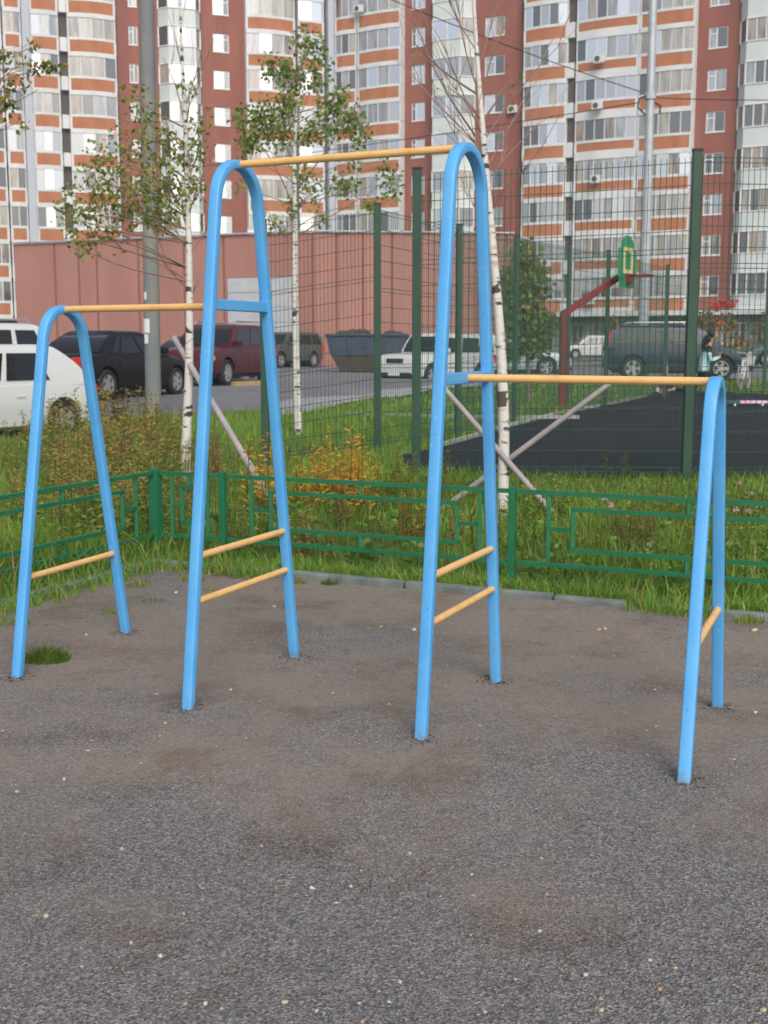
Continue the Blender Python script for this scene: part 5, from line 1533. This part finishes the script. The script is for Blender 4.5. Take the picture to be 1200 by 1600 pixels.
weed(560, 765, 70, 5, 'thin golden weed in front of the mesh fence post', WY, .12)
weed(905, 870, 60, 6, 'pale green leafy weed left of the right fence panel', [((.24, .30, .08), .7), ((.3, .28, .1), .3)], .14)
weed(1010, 875, 78, 7, 'dark brown seeding dock behind the right fence panel', [((.24, .12, .05), .6), ((.2, .14, .05), .4)], .12)
weed(330, 760, 85, 6, 'brown weed beside the left birch stake', WB, .12)
weed(255, 790, 100, 8, 'dark green weed at the fence corner', WG, .14)
weed(985, 860, 75, 8, 'rust brown weed behind the right fence panel', [((.28, .14, .05), .6), ((.16, .12, .04), .4)], .15)
weed(1050, 850, 70, 7, 'tan seeding weed left of the rightmost frame', [((.30, .20, .07), .5), ((.2, .16, .05), .5)], .13)
weed(1095, 850, 60, 5, 'ochre weed behind the rightmost frame', [((.34, .20, .04), .6), ((.15, .14, .04), .4)], .10)
weed(1160, 850, 65, 6, 'ochre green weed right of the rightmost frame', [((.26, .18, .04), .5), ((.12, .14, .03), .5)], .12)
weed(715, 850, 60, 5, 'small brown weed behind the tall right frame', WB, .1)
weed(185, 740, 140, 7, 'tall green herb with rusty top left of the concrete pole', [((.10, .14, .03), .7), ((.22, .10, .04), .3)], .10, nleaf=70)
weed(140, 790, 130, 8, 'tall brown herb behind the left blue frame', WB, .15)
weed(845, 820, 60, 10, 'low bright leafy clump by the foot of the right stake', [((.13, .20, .03), .7), ((.16, .22, .05), .3)], .28, nleaf=34, ls=.13)
weed(970, 745, 45, 5, 'tall pale grass clump at the near court edge', [((.20, .20, .06), .6), ((.14, .18, .04), .4)], .12)
# clover heads
for i, (u, v, Y) in enumerate(((1155, 756, 9.6), (1174, 772, 9.2), (1150, 797, 8.8), (1170, 800, 8.8), (1186, 790, 8.8), (1155, 786, 9.0), (955, 790, 8.8), (945, 780, 9), (1015, 852, 8.2), (1012, 862, 8.1), (1020, 845, 8.4))):
    p = P(u, v, Y); z = float(T(p.x, p.y))
    mb = MB(); mb.tube([(0, 0, 0), (.01, .01, (p.z - z) * .5), (0, 0, p.z - z)], .003, 4); st = mb.build('clover_flower', mat('clover_stem', (.1, .14, .03), .7) if i == 0 else bpy.data.materials['clover_stem'], None, loc=(p.x, p.y, z))
    hb = MB()
    for k in range(22):
        a, b = random.uniform(0, 6.28), random.uniform(-.5, 1.5); d = Vector((math.cos(a) * math.cos(b), math.sin(a) * math.cos(b), math.sin(b)))
        hb.tube([Vector((0, 0, p.z - z)), Vector((0, 0, p.z - z)) + d * .024], [.004, .003], 4)
    hb.build('flower_head', mat('clover_head', (.55, .38, .40), .8) if i == 0 else bpy.data.materials['clover_head'], st)
    tag(st, 'pale pink clover head among the grass behind the right fence', 'flower', 'clover heads behind the right fence')
# tufts on the gravel and along the kerb
def tuft(u, v, rad, n, hmax, label, cols=GR):
    p = G(u, v, 0)
    rr = rad * np.sqrt(rng.random(n)); a = rng.uniform(0, 6.28, n)
    V, F, C = blades(rr * np.cos(a), rr * np.sin(a) * .8, hmax * .35, hmax, .005, pick(cols, n), lean=.8, z=np.zeros(n) - .01, hscale=1.1 - .6 * (rr / rad))
    o = np_mesh('grass_tuft', V, F, C, M['grass']); o.location = p; tag(o, label, 'grass tuft', 'tufts on the gravel')
GB = [((.11, .20, .02), .7), ((.14, .20, .03), .3)]
tuft(70, 1032, .125, 900, .13, 'bright green grass tuft beside the left frame foot', GB)
tuft(172, 962, .07, 150, .09, 'small yellowish tuft behind the left frame', GR)
tuft(240, 942, .10, 140, .06, 'flat green tuft near the kerb corner', GB)
tuft(215, 915, .09, 120, .12, 'rusty tuft by the kerb corner', WB + WG)
tuft(20, 975, .16, 220, .10, 'grey green tuft against the left kerb', WG)
tuft(515, 912, .06, 120, .09, 'small leafy tuft on the kerb behind the tall left frame', GB)
tuft(468, 910, .05, 80, .10, 'brownish tuft at the kerb foot', WG + WB)
tuft(1168, 972, .09, 160, .12, 'leafy weed tuft on the right end of the kerb', WG)
tuft(120, 925, .06, 70, .06, 'thin tuft beside the left kerb', WG)
tuft(300, 905, .09, 130, .12, 'brown green tuft at the kerb behind the tall left leg', WG + WB)
tuft(330, 922, .05, 70, .06, 'tiny rusty tuft near the tall left frame', WB + WG)

# ------------------------------------------------------------------ grit and pebbles
def stones(n, x, y, s, cols, name, flat=.6):
    base = np.array([(1, 0, 0), (-.5, .87, 0), (-.5, -.87, 0), (0, 0, 1.0), (0, 0, -1.0), ], float)
    tri = np.array([(0, 1, 3), (1, 2, 3), (2, 0, 3), (1, 0, 4), (2, 1, 4), (0, 2, 4)])
    a = rng.uniform(0, 6.28, n); ca, sa = np.cos(a), np.sin(a)
    b = base[None] * (1 + .35 * rng.normal(size=(n, 5, 1))) * s[:, None, None] * np.stack([np.ones(n), .6 + .5 * rng.random(n), flat * (.6 + .6 * rng.random(n))], 1)[:, None, :]
    X = b[:, :, 0] * ca[:, None] - b[:, :, 1] * sa[:, None] + x[:, None]; Y = b[:, :, 0] * sa[:, None] + b[:, :, 1] * ca[:, None] + y[:, None]
    Z = b[:, :, 2] + (wob(x, y) + s * .15)[:, None]
    V = np.stack([X, Y, Z], 2).reshape(-1, 3); F = (np.arange(n)[:, None, None] * 5 + tri[None]).reshape(-1, 3)
    return np_mesh(name, V, F, np.repeat(cols, 5, 0), M['grit'])
n = 60000
r = rng.random(n) ** 1.5; y = 2.3 + 6.5 * r; x = rng.uniform(-1, 1, n) * (y * .36 + .3)
ok = in_play(x, y, -.05); x, y = x[ok], y[ok]
s = .0018 + .0028 * rng.random(len(x)) ** 3
o = stones(len(x), x, y, s, pick([((.15, .16, .18), .36), ((.24, .22, .20), .28), ((.36, .33, .30), .16), ((.30, .20, .16), .05), ((.06, .065, .08), .15)], len(x)), 'gravel')
tag(o, 'loose dark grit covering the whole play area', 'gravel', kind='stuff')
n = 420; y = 2.4 + 5.6 * rng.random(n); x = rng.uniform(-1, 1, n) * (y * .35); ok = in_play(x, y, -.1); x, y = x[ok], y[ok]
o = stones(len(x), x, y, .005 + .006 * rng.random(len(x)) ** 2, pick([((.45, .36, .27), .5), ((.40, .25, .18), .3), ((.5, .47, .42), .2)], len(x)), 'gravel_chips', .5)
tag(o, 'pale stone chips strewn thinly over the dark grit', 'gravel', kind='stuff')
fx, fy, fs = [], [], []
for f in FRM:
    for q in (f['A'], f['B']):
        k = 90; a = rng.uniform(0, 6.28, k); d = .025 + .07 * rng.random(k) ** 1.5
        fx.append(q.x + d * np.cos(a)); fy.append(q.y + d * np.sin(a)); fs.append(.004 + .006 * rng.random(k))
fx, fy, fs = np.concatenate(fx), np.concatenate(fy), np.concatenate(fs)
o = stones(len(fx), fx, fy, fs, pick([((.13, .11, .095), .5), ((.2, .17, .15), .3), ((.07, .065, .06), .2)], len(fx)), 'rubble')
tag(o, 'dark crumbs of earth and grit heaped round the blue legs', 'rubble', kind='stuff')
pm_ = []
for k in range(4):
    bm = bmesh.new(); bmesh.ops.create_icosphere(bm, subdivisions=1, radius=1)
    for v in bm.verts: v.co *= 1 + random.uniform(-.25, .25)
    me = bpy.data.meshes.new('pebble'); bm.to_mesh(me); bm.free(); me.shade_smooth()
    me.materials.append(mat('pebble_stone', [(.48, .40, .31), (.42, .28, .20), (.52, .49, .44), (.50, .44, .30)][k], .8)); pm_.append(me)
for i, (u, v, d) in enumerate(((72, 1435, 14), (290, 1568, 10), (321, 1568, 9), (445, 1566, 11), (495, 1580, 10), (567, 1597, 9), (625, 1532, 8), (758, 1580, 8), (1015, 1505, 11), (1030, 1551, 11), (915, 1525, 10), (940, 1580, 9), (737, 1365, 8), (855, 1399, 8), (843, 1456, 9), (1192, 1587, 12), (640, 1332, 8), (258, 1131, 7), (26, 1234, 7), (190, 1323, 7), (312, 1382, 7), (447, 1378, 6), (548, 1379, 7), (1055, 1518, 8), (428, 948, 7), (595, 979, 7), (647, 985, 9), (1179, 987, 11), (945, 985, 9), (935, 987, 10), (275, 927, 7), (360, 1077, 6), (135, 994, 7), (1010, 1143, 8), (1180, 1112, 8))):
    p = G(u, v, 0); rr = d * p.y / FPX / 2 * 1.15
    o = put('pebble', pm_[i % 4], None, (p.x, p.y, float(wob(p.x, p.y)) + rr * .25), (random.uniform(-.3, .3), random.uniform(-.3, .3), random.uniform(0, 6)))
    o.scale = (rr, rr * .75, rr * .6); tag(o, 'pale pebble lying loose on the dark gravel', 'pebble', 'pale pebbles on the gravel')
print('panes', WL.np, WR.np)

# ------------------------------------------------------------------ thin air haze between the yard and the flats
hz = MB().box((-305, -205, -1.2), (305, 305, 40)).build('haze', [], None)
hm = bpy.data.materials.new('haze'); hm.use_nodes = True; hn = hm.node_tree.nodes; hn.remove(hn['Principled BSDF'])
pv = hn.new('ShaderNodeVolumePrincipled'); pv.inputs['Color'].default_value = (.86, .92, 1.0, 1); pv.inputs['Density'].default_value = .0009
hm.node_tree.links.new(pv.outputs[0], hn['Material Output'].inputs['Volume'])
hz.data.materials.append(hm); hz['kind'] = 'stuff'
